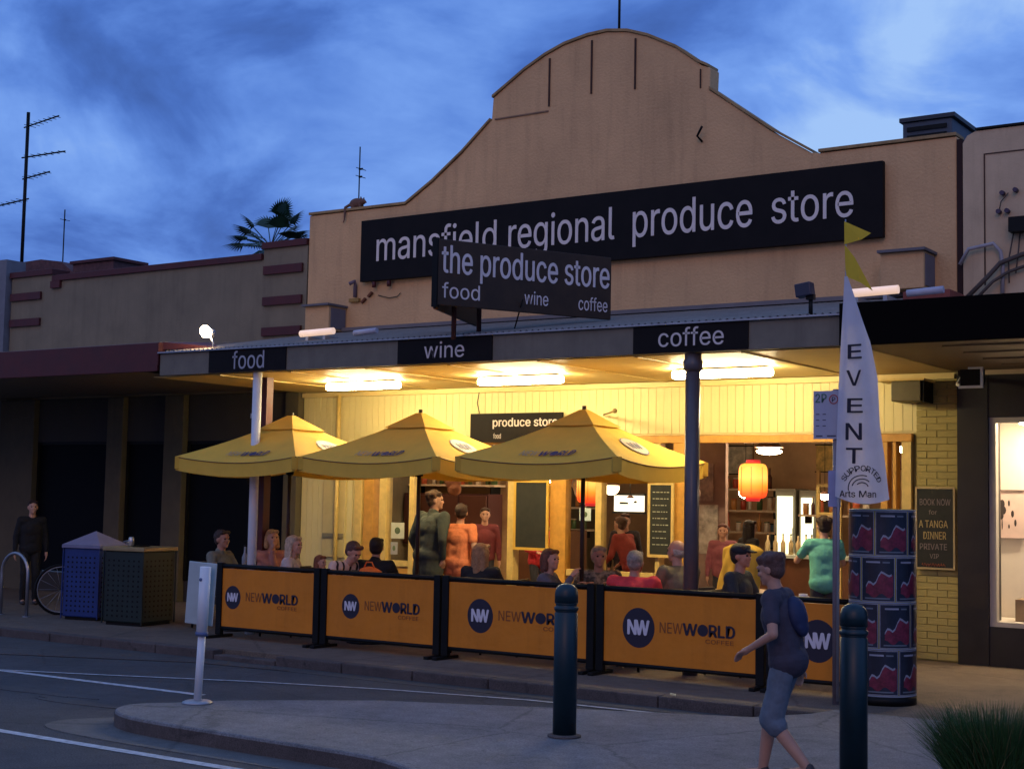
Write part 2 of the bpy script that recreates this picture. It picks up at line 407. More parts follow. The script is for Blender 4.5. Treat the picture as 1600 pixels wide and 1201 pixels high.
# patches of worn asphalt left of the nose
for i, (a, b, r1, r2) in enumerate(((-10.9, 8.55, .75, .10), (-9.95, 8.35, .55, .09))):
    pts = [(a+r1*cos(t)*(1+.25*sin(5*t+i)), b+r2*sin(t)*(1+.3*cos(3*t))) for t in [2*pi*k/22 for k in range(22)]]
    struct('road_patch', MB().prism(pts, .0003, .005, 'z'), concrete_dark)

# ------------------------------------------------------------------ main shop: gable facade
X0, X1 = -14.46, -4.88
shop = thing('shop_building', 'peach rendered shop building with curved gable parapet and yellow lit shopfront', 'building', (-9.6, 16, .1))
arc = [(-11.19, 7.21), (-10.95, 7.36), (-10.68, 7.52), (-10.36, 7.67), (-10.06, 7.77), (-9.7, 7.83), (-9.41, 7.84), (-9.1, 7.79), (-8.8, 7.68), (-8.4, 7.47), (-8.1, 7.24), (-8.04, 7.19)]
out = [(X0, 4.05), (X0, 5.89), (-12.66, 5.88), (-12.2, 6.15), (-11.7, 6.50), (-11.24, 6.89), (-11.21, 6.90)]+arc+[(-7.92, 7.14), (-7.93, 6.86), (-7.6, 6.62), (-7.1, 6.24), (-6.6, 5.92), (-6.5, 5.90), (X1, 5.90), (X1, 4.05)]
part('gable_wall', MB().prism(out, 16, 16.25), gable_m, shop, bevel=.012)
# coping line along the parapet
for seg in ([(X0, 5.9), (-12.66, 5.89)], [(-12.66, 5.89), (-12.2, 6.16), (-11.7, 6.51), (-11.23, 6.90)], [(-11.2, 7.215)]+arc[1:-1]+[(-7.95, 7.16)], [(-7.93, 6.87), (-7.1, 6.25), (-6.6, 5.93)], [(-6.5, 5.91), (X1, 5.91)]):
    t = MB()
    for i in range(len(seg)-1):
        (a, b), (c, d) = seg[i], seg[i+1]
        t.add([(a, 15.975, b), (c, 15.975, d), (c, 16.275, d), (a, 16.275, b), (a, 15.975, b+.035), (c, 15.975, d+.035), (c, 16.275, d+.035), (a, 16.275, b+.035)],
              [(3, 2, 1, 0), (4, 5, 6, 7), (0, 1, 5, 4), (2, 3, 7, 6), (1, 2, 6, 5), (0, 4, 7, 3)])
    part('coping', t, mat('coping_render', (.34, .22, .10), .9, var=.25, dirt=.5), shop)
# thin dark joint lines of the arched panel
for xj, za, zb in ((-10.28, 6.97, 7.62), (-9.63, 7.05, 7.76), (-8.98, 7.02, 7.68)):
    part('render_joint', MB().box(xj-.011, xj+.011, 15.982, 15.999, za, zb), seam_m, shop)
part('render_joint', MB().box(-11.15, -10.29, 15.984, 15.999, 6.90, 6.918), mat('soft_joint', (.25, .15, .09), .9), shop)
part('render_joint', MB().box(-8.06, -8.045, 15.984, 15.999, 6.9, 7.14), seam_m, shop)
part('roof', MB().prism([(X0+.1, 4.2), (X0+.1, 5.5), (-9.6, 6.6), (X1-.1, 5.5), (X1-.1, 4.2)], 16.4, 27), roofM, shop)
part('side_wall', MB().box(X0+.02, X0+.22, 16.26, 27, .1, 5.4), cream_m, shop)
part('side_wall', MB().box(X1-.22, X1-.02, 16.26, 27, .1, 5.4), cream_m, shop)
part('rear_wall', MB().box(X0+.24, X1-.24, 24.0, 24.2, .1, 5.2), mat('interior_plaster', (.60, .38, .22), .8, var=.25, vscale=1), shop)
part('wall_hook', MB().tube([(-8.02, 15.99, 6.22), (-8.06, 15.93, 6.28), (-7.97, 15.88, 6.38)], .015, 6), black, shop)
part('shop_floor', MB().box(X0+.24, X1-.24, 16.3, 23.98, .101, .13), mat('timber_floor', (.16, .08, .04), .5, var=.3, vscale=3), shop)
part('shop_ceiling', MB().box(X0+.24, X1-.24, 16.3, 23.98, 2.95, 3.0), mat('interior_ceiling', (.16, .08, .05), .8, var=.2), shop)

# shopfront wall (y = 16): vertical boards above the opening, brick at the right
board_me = None
xb = X0+.0; pitch = .108; nb = 0
front = MB()
part('wall_backing', MB().box(X0, X1, 16.025, 16.24, 2.60, 4.04), wallY, shop)
part('wall_backing', MB().box(X0, -13.42, 16.025, 16.24, .1, 2.60), wallY, shop)
part('wall_backing', MB().box(-5.38, X1, 16.025, 16.24, .1, 2.60), mortar, shop)
bm_long = MB().box(0, pitch-.005, -.016, 0, 0, .62).mesh('board', wallY)
bm_full = MB().box(0, pitch-.005, -.016, 0, 0, 3.12).mesh('board', wallY)
while xb < -5.30:
    full = xb < -13.5
    o = part('board', bm_full if full else bm_long, None, shop, local=True, bevel=0)
    o.location = Vector((xb, 16.022+random.uniform(-.0015, .0015), .12 if full else 2.62))-Vector(shop.location)
    xb += pitch
bl = .23; bh = .076
b_me = MB().box(0, bl-.006, -.024, 0, 0, bh-.006).mesh('brick', brickY); b_me2 = MB().box(0, bl-.006, -.024, 0, 0, bh-.006).mesh('brick', brickY2)
h_me = MB().box(0, bl/2-.006, -.027, 0, 0, bh-.006).mesh('brick', brickY)
row = 0; z = .12
while z < 3.2:
    x = -5.34; first = True
    end = X1+.004
    if row % 2: 
        o = part('brick', h_me, None, shop, local=True); o.location = Vector((x, 16.022, z))-Vector(shop.location); x += bl/2
    while x+bl/2 < end:
        me = random.choice((b_me, b_me, b_me2)) if x+bl-.02 < end else h_me
        o = part('brick', me, None, shop, local=True); o.location = Vector((x, 16.022+random.uniform(-.003, .002), z))-Vector(shop.location)
        x += bl if me is not h_me else bl/2
    z += bh; row += 1
# timber frames of the opening: lintel, posts, sashes
part('lintel', MB().box(-13.35, -5.38, 15.95, 16.10, 2.50, 2.59), orangeW, shop, bevel=.006)
def post(x0, x1, m=None, y0=15.96, y1=16.10, z0=.1, z1=2.50): part('door_post', MB().box(x0, x1, y0, y1, z0, z1), m or orangeW, shop, bevel=.005)
post(-13.42, -13.29, yellowW); post(-13.25, -13.08, orangeW); post(-12.97, -12.84, yellowW)
post(-12.44, -12.36, yellowW)
post(-10.80, -10.70, yellowW); post(-10.14, -9.90, orangeW); post(-9.46, -9.37, yellowW)
post(-8.36, -8.14, orangeW); post(-8.60, -8.54, yellowW); post(-5.74, -5.66, orangeW); post(-5.60, -5.56, orangeW); post(-5.50, -5.39, yellowW)
for a, b in ((-12.83, -12.45), (-12.35, -11.6), (-9.89, -9.47), (-9.36, -8.62)):
    part('sill_panel', MB().box(a, b, 15.99, 16.05, .1, .82), orangeW, shop)
    part('window_rail', MB().box(a, b, 15.97, 16.07, .82, .90), yellowW, shop, bevel=.004)
glass = mat('clear_shop_glass', (.9, .92, .9), .02, var=0, trans=1., spec=.12)
glass.node_tree.nodes['Principled BSDF'].inputs['IOR'].default_value = 1.08
for a, b in ((-12.83, -12.45), (-9.89, -9.47), (-9.36, -8.62)):
    part('window_pane', MB().box(a, b, 16.015, 16.021, .90, 2.49), glass, shop)
# left end window recess with pale panel + rail, downpipe
part('window_frame', MB().box(-14.02, -13.60, 15.975, 15.998, .9, 2.35), mat('pale_panel', (.55, .45, .20), .6, var=.1), shop, bevel=.004)
part('window_rail', MB().box(-14.0, -13.62, 15.955, 15.972, 1.18, 1.24), mat('grey_rail', (.20, .18, .12), .6), shop)
part('downpipe', MB().tube([(-13.72, 15.92, .1), (-13.72, 15.92, 3.22)], .032, 10), yellowW, shop)

# ------------------------------------------------------------------ veranda (awning) of the shop
ver = thing('veranda', 'flat street veranda with taupe fascia and yellow lit ceiling in front of the produce shop', 'veranda', (-9.6, 13, .1))
FX0, FX1 = -14.14, -5.03
part('fascia', MB().box(FX0, FX1, 12.90, 12.94, 3.262, 3.545), fasciaM, ver, bevel=.005)
part('fascia_cap', MB().box(FX0-.01, FX1+.01, 12.86, 12.99, 3.545, 3.562), steel, ver)
part('beam', MB().box(FX0, FX1, 12.96, 13.06, 3.275, 3.50), ceilY, ver)
# corrugated roof
rm = MB(); n = 240
vs = []
for i in range(n+1):
    x = FX0+(FX1-FX0)*i/n; dz = .012*(1 if i % 2 else -1)
    vs += [(x, 12.95, 3.575+dz), (x, 16.0, 4.12+dz)]
rm.add(vs, [(2*i, 2*i+2, 2*i+3, 2*i+1) for i in range(n)])
part('roof_sheet', rm, roofM, ver)
part('flashing', MB().obox((-9.67, 15.95, 4.15), (9.2, .12, .05)), mat('lead_flashing', (.16, .14, .14), .7), ver)
xs = [X0+.02+i*(X1-X0-.04)/8 for i in range(9)]
for i in range(8):
    part('ceiling_panel', MB().box(xs[i]+.004, xs[i+1]-.004, 13.07, 15.99, 3.262, 3.272), ceilY, ver)
    if i: part('cover_strip', MB().box(xs[i]-.02, xs[i]+.02, 13.07, 15.99, 3.25, 3.2615), ceilY, ver)
part('cornice', MB().box(X0+.02, X1-.02, 15.93, 15.995, 3.19, 3.249), ceilY, ver)
for nm, a, b, l0, l1, z0, z1 in (('food', -13.25, -11.96, -12.84, -12.31, 3.30, 3.525), ('wine', -10.26, -8.96, -9.88, -9.33, 3.32, 3.505), ('coffee', -7.22, -5.95, -6.93, -6.21, 3.325, 3.515)):
    s = thing('fascia_sign', {'food': 'black fascia sign reading food above the white veranda pole', 'wine': 'black fascia sign reading wine under the angled street sign', 'coffee': 'black fascia sign reading coffee above the dark veranda post'}[nm], 'sign', ((a+b)/2, 12.89, 3.27), 'black word signs along the veranda fascia')
    part('sign_board', MB().box(a, b, 12.885, 12.898, 3.268, 3.54), blackp, s)
    lettering(nm, l0, l1, z0, z1, frameXZ(12.885), white_l if nm != 'food' else mat('grey_lettering', (.36, .36, .40), .6), s, thick=.003)
# posts
vp = thing('veranda_post', 'white round veranda pole under the food sign', 'post', (-12.52, 13.0, .1))
part('pole', MB().tube([(-12.52, 13.0, .1), (-12.52, 13.0, 3.262)], .055, 16), white_p, vp)
part('clamp', MB().box(-12.60, -12.585, 12.98, 13.02, 2.7, 2.76), steel, vp)
vp2 = thing('veranda_post', 'dark square veranda post behind the white round pole', 'post', (-13.0, 13.6, .1))
part('pole', MB().box(-13.05, -12.93, 13.6, 13.72, .1, 3.262), maroon, vp2)
vp3 = thing('veranda_post', 'thick dark round veranda post below the coffee sign', 'post', (-6.6, 13.0, .1))
pst = mat('bluish_post_paint', (.085, .070, .075), .35, var=.15, dirt=.2)
part('pole', MB().tube([(-6.6, 13.0, .1), (-6.6, 13.0, 3.12)], .075, 20), pst, vp3)
part('capital', MB().lathe((-6.6, 13.0, 3.08), [(.078, 0), (.10, .02), (.10, .10), (.085, .12), (.085, .18)], 20), pst, vp3)
# fluorescent lights under the ceiling
fl = None
for i, (a, b, lb) in enumerate(((-12.7, -11.5, 'lit fluorescent ceiling light nearest the white veranda pole'), (-10.27, -9.06, 'lit fluorescent ceiling light in the middle of the veranda'), (-7.6, -6.42, 'lit fluorescent ceiling light beside the dark veranda post'))):
    if fl is None:
        fl = thing('ceiling_light', lb, 'ceiling light', ((a+b)/2, 14.5, 3.25), 'fluorescent lights under the veranda')
        part('housing', MB().box(a+.03, b-.03, 14.44, 14.56, 3.236, 3.249), white_p, fl)
        part('diffuser', MB().box(a, b, 14.445, 14.555, 3.15, 3.235), lampW, fl, bevel=.03)
    else: place_copy(fl, ((a+b)/2, 14.5, 3.25), lb)

# ------------------------------------------------------------------ main wall sign
ws = thing('wall_sign', 'long black wall sign reading mansfield regional produce store on the gable', 'sign', (-9.5, 15.97, 4.82))
part('sign_board', MB().box(-13.38, -5.69, 15.90, 15.975, 4.82, 5.70), blackp, ws, bevel=.004)
wl = mat('cream_sign_lettering', (.72, .62, .56), .6, var=.08)
# each word: glyph box fitted; p/g descend below the base line
for w, a, b, z0, z1 in (('mansfield', -13.08, -11.02, 5.09, 5.52), ('regional', -10.82, -9.20, 4.965, 5.515), ('produce', -8.93, -7.30, 4.965, 5.515), ('store', -7.05, -6.04, 5.085, 5.46)):
    lettering(w, a, b, z0, z1, frameXZ(15.90), wl, ws, bold=.004, thick=.006)
# V-shaped street sign above the fascia
vs_ = thing('street_sign', 'angled dark street sign reading the produce store food wine coffee above the veranda', 'sign', (-9.3, 12.4, 3.56))
A = Vector((-9.27, 12.30, 0)); B = Vector((-8.26, 14.22, 0)); dA = (B-A).normalized(); LA = (B-A).length
nA = Vector((dA.y, -dA.x, 0))
darkpan = mat('dark_sign_panel', (.045, .026, .014), .5, var=.25, spec=.25)
def panelV(o, d, n, Ln, z0, z1, th=.04):
    mb = MB(); q = [o, o+d*Ln, o+d*Ln-n*th, o-n*th]
    mb.add([(p.x, p.y, z) for z in (z0, z1) for p in q], [(3, 2, 1, 0), (4, 5, 6, 7), (0, 1, 5, 4), (1, 2, 6, 5), (2, 3, 7, 6), (3, 0, 4, 7)])
    return mb
part('sign_panel', panelV(A, dA, nA, LA, 3.82, 4.53), darkpan, vs_, bevel=.006)
fr = ((A.x, A.y, 0), tuple(dA), (0, 0, 1), tuple(nA))
lt = mat('pale_lilac_lettering', (.66, .58, .56), .6, var=.08)
lettering('the produce store', .04, LA-.03, 4.07+.02, 4.47, fr, lt, vs_, bold=.008, thick=.004)
lettering('food', .05, .50, 3.90, 4.07, fr, lt, vs_, thick=.004); lettering('wine', 1.05, 1.35, 3.91, 4.06, fr, lt, vs_, thick=.004); lettering('coffee', 1.74, 2.12, 3.90, 4.055, fr, lt, vs_, thick=.004)
dB = Vector((-.35, 1, 0)).normalized(); nB = Vector((-dB.y, dB.x, 0)); 
part('sign_panel', panelV(A+Vector((-.06, 0, 0)), dB, nB, 1.6, 3.78, 4.50), darkpan, vs_, bevel=.006)
part('edge_strip', MB().box(A.x-.07, A.x+.0, A.y-.02, A.y+.03, 3.80, 4.54), black, vs_)
for px, py in ((-9.38, 12.75), (-9.40, 13.25)):
    part('bracket', MB().tube([(px, py, 3.5), (px, py, 4.3)], .028, 8), mat('rusty_bracket', (.07, .02, .015), .8), vs_)
part('brace', MB().tube([(-8.95, 13.3, 3.66), (-8.75, 13.15, 3.95)], .008, 6), black, vs_)
# floodlight, gooseneck lamp and tube fittings on the veranda roof
flo = thing('floodlight', 'black unlit floodlight on a stem above the coffee sign', 'floodlight', (-5.36, 13.0, 3.56))
part('stem', MB().tube([(-5.36, 13.0, 3.56), (-5.36, 13.0, 3.74)], .022, 8), black, flo)
part('lamp_head', MB().obox((-5.42, 13.0, 3.82), (.16, .12, .13), (0, RAD(-8), 0)), mat('blue_black_lamp', (.02, .025, .05), .4), flo, bevel=.01)
part('bracket', MB().obox((-5.36, 13.0, 3.75), (.08, .05, .05)), black, flo)
lmp = thing('street_lamp', 'small lit round lamp above the left end of the veranda', 'lamp', (-13.37, 13.0, 3.56))
part('stem', MB().tube([(-13.30, 13.0, 3.56), (-13.30, 13.0, 3.66), (-13.36, 13.0, 3.75)], .012, 8), steel, lmp)
hd = MB().ball((0, 0, 0), (.095, .05, .075), 16, 10); ho = part('lamp_head', hd, lampB, lmp, local=True); ho.location = Vector((-13.40, 12.96, 3.80))-Vector(lmp.location); ho.rotation_euler = (0, RAD(28), 0)
part('shade', MB().lathe((-13.38, 13.03, 3.74), [(.04, 0), (.07, .03), (.06, .08), (.02, .1)], 12), steel, lmp)
tubem = mat('lit_sign_tube', (.8, .7, .6), .4, var=0, emit=(1, .66, .45), estr=.7)
for i, (a, b, z, lb) in enumerate(((-12.38, -11.86, 3.79, 'glowing white tube light on the veranda roof beside the food sign'), (-5.25, -4.72, 3.85, 'glowing white tube light on the veranda roof beside the black awning'))):
    t = thing('roof_tube_light', lb, 'light', ((a+b)/2, 13.8, 3.7), 'tube lights lying on the veranda roof')
    part('tube', MB().tube([(a, 13.6, z), (b, 13.62, z+.015)], .042, 12), tubem, t)
    part('tube', MB().tube([(a+.45, 14.1, z+.04), (b+.28, 14.12, z+.06)], .036, 12), mat('dull_white_tube', (.42, .42, .50), .5), t)
    part('bracket', MB().box(a+.1, a+.14, 13.58, 14.0, 3.66, z-.04), steel, t)
    part('bracket', MB().box(b-.14, b-.1, 13.58, 14.0, 3.66, z-.04), steel, t)
# boxes on the wall above the veranda
for x0, x1, z0, z1, lb in ((-14.15, -13.70, 4.12, 4.47, 'cream square vent box low on the gable wall left of the long sign'), (-5.62, -5.13, 4.17, 4.58, 'cream square vent box on the wall right of the long sign')):
    v = thing('vent_box', lb, 'vent', ((x0+x1)/2, 15.6, z0), 'cream vent boxes on the gable wall')
    part('housing', MB().box(x0, x1, 15.62, 15.999, z0, z1), gable_m, v, bevel=.008)
    part('hood', MB().box(x0-.02, x1+.03, 15.56, 15.998, z1, z1+.03), mat('grey_hood', (.12, .11, .12), .6), v)
    part('side_grille', MB().box(x1, x1+.012, 15.66, 15.97, z0+.03, z1-.03), mat('grey_grille', (.14, .13, .15), .6), v)
solo('red_case', MB().box(-5.12, -4.62, 14.9, 15.4, 3.93, 4.03), mat('brown_red_paint', (.22, .05, .035), .7, var=.3), 'brown red flat box on the veranda roof under the vent box', 'box', bevel=.01)
# cable fittings left of the long sign
cf = thing('conduit_fitting', 'old conduit fitting with cables left of the long sign', 'conduit', (-13.5, 15.95, 4.7))
part('weather_head', MB().tube([(-13.52, 15.97, 4.62), (-13.52, 15.97, 4.78), (-13.50, 15.93, 4.84), (-13.56, 15.88, 4.80)], .028, 8), mat('purple_grey', (.14, .10, .12), .6), cf)
part('saddle', MB().box(-13.62, -13.44, 15.95, 15.998, 4.55, 4.60), mat('mustard', (.30, .17, .04), .7), cf)
for q in ((-13.36, 4.56), (-13.24, 4.64)): part('clip', MB().obox((q[0], 15.97, q[1]), (.09, .04, .03), (0, RAD(-40), 0)), mat('rust', (.16, .05, .02), .8), cf)
for q in (-13.14, -12.87): part('insulator', MB().tube([(q, 15.93, 4.73), (q, 15.93, 4.81)], .03, 8), maroon, cf)
part('cable', MB().tube([(-13.1, 15.98, 4.62), (-12.9, 15.98, 4.57), (-12.75, 15.98, 4.585), (-12.7, 15.98, 4.63)], .006, 5), black, cf)

# possum figure on the parapet with an aerial behind
pf = thing('possum', 'brown possum crouching on the parapet left of the gable with its tail hanging', 'possum', (-13.6, 16.08, 5.925))
def blob(prims, voxel=.012, smooth=2, name='body', disp=0.):
    """Union of capsules ('c',a,b,ra,rb) and ellipsoids ('e',centre,radii,euler) as one closed skin."""
    mb = MB()
    for p in prims:
        if p[0] == 'c':
            a, b, ra, rb = Vector(p[1]), Vector(p[2]), p[3], p[4]
            d = b-a; Ln = max(d.length, 1e-5); ax = d/Ln; n = 14
            t = Vector((0, 0, 1)) if abs(ax.z) < .9 else Vector((1, 0, 0)); e1 = ax.cross(t).normalized(); e2 = ax.cross(e1)
            rings = [(-ra*cos(k*pi/8), ra*sin(k*pi/8)) for k in range(5)]+[(Ln+rb*sin(k*pi/8), rb*cos(k*pi/8)) for k in range(5)]
            vs = []
            for off, r in rings:
                r = max(r, 1e-4)
                for k in range(n): an = 2*pi*k/n; vs.append(a+ax*off+(e1*cos(an)+e2*sin(an))*r)
            fs = [(i*n+k, i*n+(k+1) % n, (i+1)*n+(k+1) % n, (i+1)*n+k) for i in range(len(rings)-1) for k in range(n)]
            fs += [tuple(range(n))[::-1], tuple((len(rings)-1)*n+k for k in range(n))]
            mb.add(vs, fs)
        else:
            c, r, eu = Vector(p[1]), p[2], Euler(p[3] if len(p) > 3 else (0, 0, 0)).to_matrix()
            t = MB().ball((0, 0, 0), r, 18, 12); mb.add([c+eu@Vector(v) for v in t.v], t.f)
    me = mb.mesh('tmp', [])
    o = bpy.data.objects.new('tmp_blob', me); COL.objects.link(o)
    r = o.modifiers.new('r', 'REMESH'); r.mode = 'VOXEL'; r.voxel_size = voxel; r.use_smooth_shade = True
    s = o.modifiers.new('s', 'SMOOTH'); s.factor = .5; s.iterations = smooth
    if disp:
        tx = bpy.data.textures.get('cloth_folds') or bpy.data.textures.new('cloth_folds', 'CLOUDS'); tx.noise_scale = .09
        d_ = o.modifiers.new('d', 'DISPLACE'); d_.texture = tx; d_.strength = disp; d_.mid_level = .5
    dg = bpy.context.evaluated_depsgraph_get(); dg.update()
    res = bpy.data.meshes.new_from_object(o.evaluated_get(dg)); res.name = name
    bpy.data.objects.remove(o); bpy.data.meshes.remove(me)
    return res
def blobpart(name, prims, m, parent, voxel=.012, smooth=2, disp=0., label=None):
    me = blob(prims, voxel, smooth, name, disp); me.materials.clear(); me.materials.append(m)
    o = bpy.data.objects.new(name, me); COL.objects.link(o); o.parent = parent
    if label: o['label'] = label
    return o
fur = mat('brown_fur', (.16, .08, .055), .9, var=.3, vscale=30, bump=.4, bscale=120)
blobpart('body', [('e', (-.03, 0, .085), (.125, .07, .078)), ('e', (.08, 0, .10), (.055, .045, .045)), ('c', (.11, 0, .10), (.145, 0, .085), .025, .014),
                  ('c', (.075, .03, .14), (.075, .035, .165), .016, .01), ('c', (.075, -.03, .14), (.075, -.035, .165), .016, .01),
                  ('c', (.05, .03, .05), (.07, .035, .01), .022, .016), ('c', (.05, -.03, .05), (.07, -.035, .01), .022, .016),
                  ('c', (-.08, .04, .05), (-.05, .045, .01), .034, .018), ('c', (-.08, -.04, .05), (-.05, -.045, .01), .034, .018),
                  ('c', (-.14, -.02, .07), (-.16, -.10, .02), .024, .02), ('c', (-.16, -.10, .02), (-.155, -.12, -.16), .02, .012), ('c', (-.155, -.12, -.16), (-.17, -.12, -.20), .012, .010)], fur, pf, .009)
def aerial(x, y, z0, z1, booms, lb, cat='aerial', r=.022):
    a = thing('tv_aerial', lb, cat, (x, y, z0))
    part('mast', MB().tube([(x, y, z0), (x+.0, y, z1)], r, 8), black, a)
    for (z, l, r_, k) in booms:
        o = part('boom', MB().tube([(x-l*.12, y, z), (x+l, y, z+r_)], .016, 6), black, a)
        e = MB()
        for i in range(k):
            t = (i+.5)/k; e.tube([(x+l*t, y-.09-.05*(1-t), z+r_*t), (x+l*t, y+.09+.05*(1-t), z+r_*t)], .006, 5)
        part('elements', e, black, a, kind='stuff')
    return a
aerial(-14.37, 17, 5.2, 7.13, [(6.78, .06, 0, 1), (6.66, .05, 0, 1)], 'thin whip aerial behind the possum on the parapet', r=.010)
aerial(-9.46, 16.4, 7.4, 9.4, [(7.95, -.16, -.07, 1)], 'thin mast rising from the top of the curved gable', r=.018)

# ------------------------------------------------------------------ left neighbour
ln = thing('shop_building', 'cream shop building with maroon trim and dark shopfront left of the gable', 'building', (-18, 16, .1))
out = [(-21.32, 3.3), (-21.32, 5.42), (-20.24, 5.42), (-20.24, 5.30), (-15.36, 5.30), (-15.36, 5.46), (-14.48, 5.46), (-14.48, 3.3)]
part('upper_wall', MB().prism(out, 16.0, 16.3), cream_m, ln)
for a, b, z in ((-21.34, -20.22, 5.42), (-20.22, -15.38, 5.30), (-15.38, -14.475, 5.46)):
    part('coping', MB().box(a, b, 15.96, 16.34, z-.0, z+.10), maroon, ln, bevel=.006)
for a, b, z in ((-15.33, -14.55, 5.13), (-15.33, -14.55, 4.66), (-15.33, -14.55, 4.20), (-21.30, -20.5, 5.08), (-21.30, -20.5, 4.63)):
    part('trim_band', MB().box(a, b, 15.955, 15.998, z-.065, z+.065), maroon, ln, bevel=.004)
part('coping_step', MB().box(-20.24, -20.0, 15.95, 16.34, 5.18, 5.298), maroon, ln)
part('roof', MB().box(-21.3, -14.5, 16.35, 28, 4.6, 5.0), roofM, ln)
part('chimney', MB().box(-20.6, -19.55, 16.7, 17.4, 4.9, 5.72), mat('dark_brick', (.10, .045, .045), .85, var=.35, vscale=12), ln, bevel=.01)
part('chimney_cap', MB().box(-20.64, -19.5, 16.66, 17.44, 5.72, 5.77), maroon, ln)
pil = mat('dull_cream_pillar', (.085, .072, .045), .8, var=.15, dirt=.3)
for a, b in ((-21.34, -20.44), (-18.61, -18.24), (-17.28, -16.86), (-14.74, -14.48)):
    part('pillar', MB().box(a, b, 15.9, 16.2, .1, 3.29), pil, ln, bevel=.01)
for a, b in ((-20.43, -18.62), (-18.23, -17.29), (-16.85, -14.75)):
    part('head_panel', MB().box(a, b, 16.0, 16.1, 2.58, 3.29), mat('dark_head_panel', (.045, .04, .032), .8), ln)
    w = part('window', MB().box(a, b, 16.02, 16.08, .1, .42), mat('stall_riser', (.03, .025, .022), .7), ln)
    part('pane', MB().box(a+.03, b-.03, 16.04, 16.05, .44, 2.55), glassD, w)
    part('frame', MB().box(a, b, 16.0, 16.08, 2.53, 2.578).box(a, a+.04, 16.0, 16.08, .422, 2.53).box(b-.04, b, 16.0, 16.08, .422, 2.53), black, w)
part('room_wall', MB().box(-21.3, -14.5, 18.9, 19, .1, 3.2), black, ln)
la = thing('veranda', 'street veranda with maroon fascia left of the produce shop', 'veranda', (-18, 13, .1))
part('fascia', MB().box(-36, -14.17, 12.88, 12.92, 3.32, 3.69), maroon, la, bevel=.006)
part('gutter_end', MB().box(-14.168, -14.155, 12.88, 13.4, 3.40, 3.69), maroon, la)
rm = MB().add([(-36, 12.92, 3.70), (-14.17, 12.92, 3.70), (-14.17, 15.99, 4.0), (-36, 15.99, 4.0), (-36, 12.92, 3.66), (-14.17, 12.92, 3.66), (-14.17, 15.99, 3.96), (-36, 15.99, 3.96)],
              [(0, 1, 2, 3), (7, 6, 5, 4), (0, 4, 5, 1), (1, 5, 6, 2), (2, 6, 7, 3), (3, 7, 4, 0)])
part('roof_sheet', rm, roofM, la)
part('roof_hip', MB().add([(-14.16, 12.95, 3.70), (-13.5, 13.3, 3.64), (-14.16, 13.8, 3.78), (-14.16, 12.95, 3.60)], [(0, 1, 2), (0, 3, 1), (1, 3, 2), (0, 2, 3)]), maroon, la)
part('ceiling', MB().box(-36, -14.49, 12.93, 15.99, 3.325, 3.335), mat('grey_soffit', (.16, .14, .11), .7), la)
fb = thing('shop_building', 'grey walled building with dark gabled roof at the far left edge', 'building', (-24, 16, .1))
part('front_wall', MB().box(-34, -21.36, 15.9, 16.3, .1, 5.75), mat('grey_blue_render', (.16, .16, .18), .8, var=.15), fb)
part('roof_gable', MB().prism([(-27, 5.76), (-21.6, 5.9), (-21.05, 5.82), (-20.55, 5.50), (-20.55, 5.0), (-27, 5.0)], 16.8, 18.5), mat('dark_brick', (.10, .045, .045), .85), fb)
aerial(-23.72, 18, 5.2, 9.15, [(8.86, .92, .10, 7), (8.26, 1.15, -.02, 6), (7.83, .72, .06, 5), (7.42, -1.0, -.06, 6)], 'tall television aerial with four booms above the far left roof', r=.034)
aerial(-22.5, 18, 5.2, 7.10, [(6.9, .03, 0, 1)], 'short thin aerial beside the chimney on the left roof', r=.012)

# ------------------------------------------------------------------ right neighbour
rn = thing('shop_building', 'pale rendered building with black awning and lit display window at the right edge', 'building', (-3, 16, .1))
part('upper_wall', MB().prism([(-4.80, 3.2), (-4.80, 5.80), (-4.75, 5.88), (-4.66, 5.92), (6, 5.92), (6, 3.2)], 15.96, 16.3), pale_m, rn)
part('coping', MB().box(-4.66, 6, 15.94, 16.34, 5.93, 5.955), black, rn)
part('wall_joint', MB().box(-4.875, -4.812, 15.985, 16.3, 3.2, 5.86), mat('deep_joint', (.03, .012, .01), .9), rn)
part('panel_line', MB().box(-4.57, -4.556, 15.952, 15.958, 4.2, 5.645), seam_m, rn); part('panel_line', MB().box(-4.57, -2.0, 15.952, 15.958, 5.646, 5.658), seam_m, rn)
part('meter_box', MB().box(-4.27, -3.9, 15.80, 15.955, 4.74, 4.90), black, rn)
for x, z in ((-4.36, 5.19), (-4.22, 5.21), (-4.40, 4.99), (-4.31, 4.99)): part('insulator', MB().tube([(x, 15.955, z), (x, 15.88, z)], .026, 8), mat('violet_insulator', (.05, .03, .06), .5), rn)
cb = mat('dark_cable', (.07, .05, .04), .7)
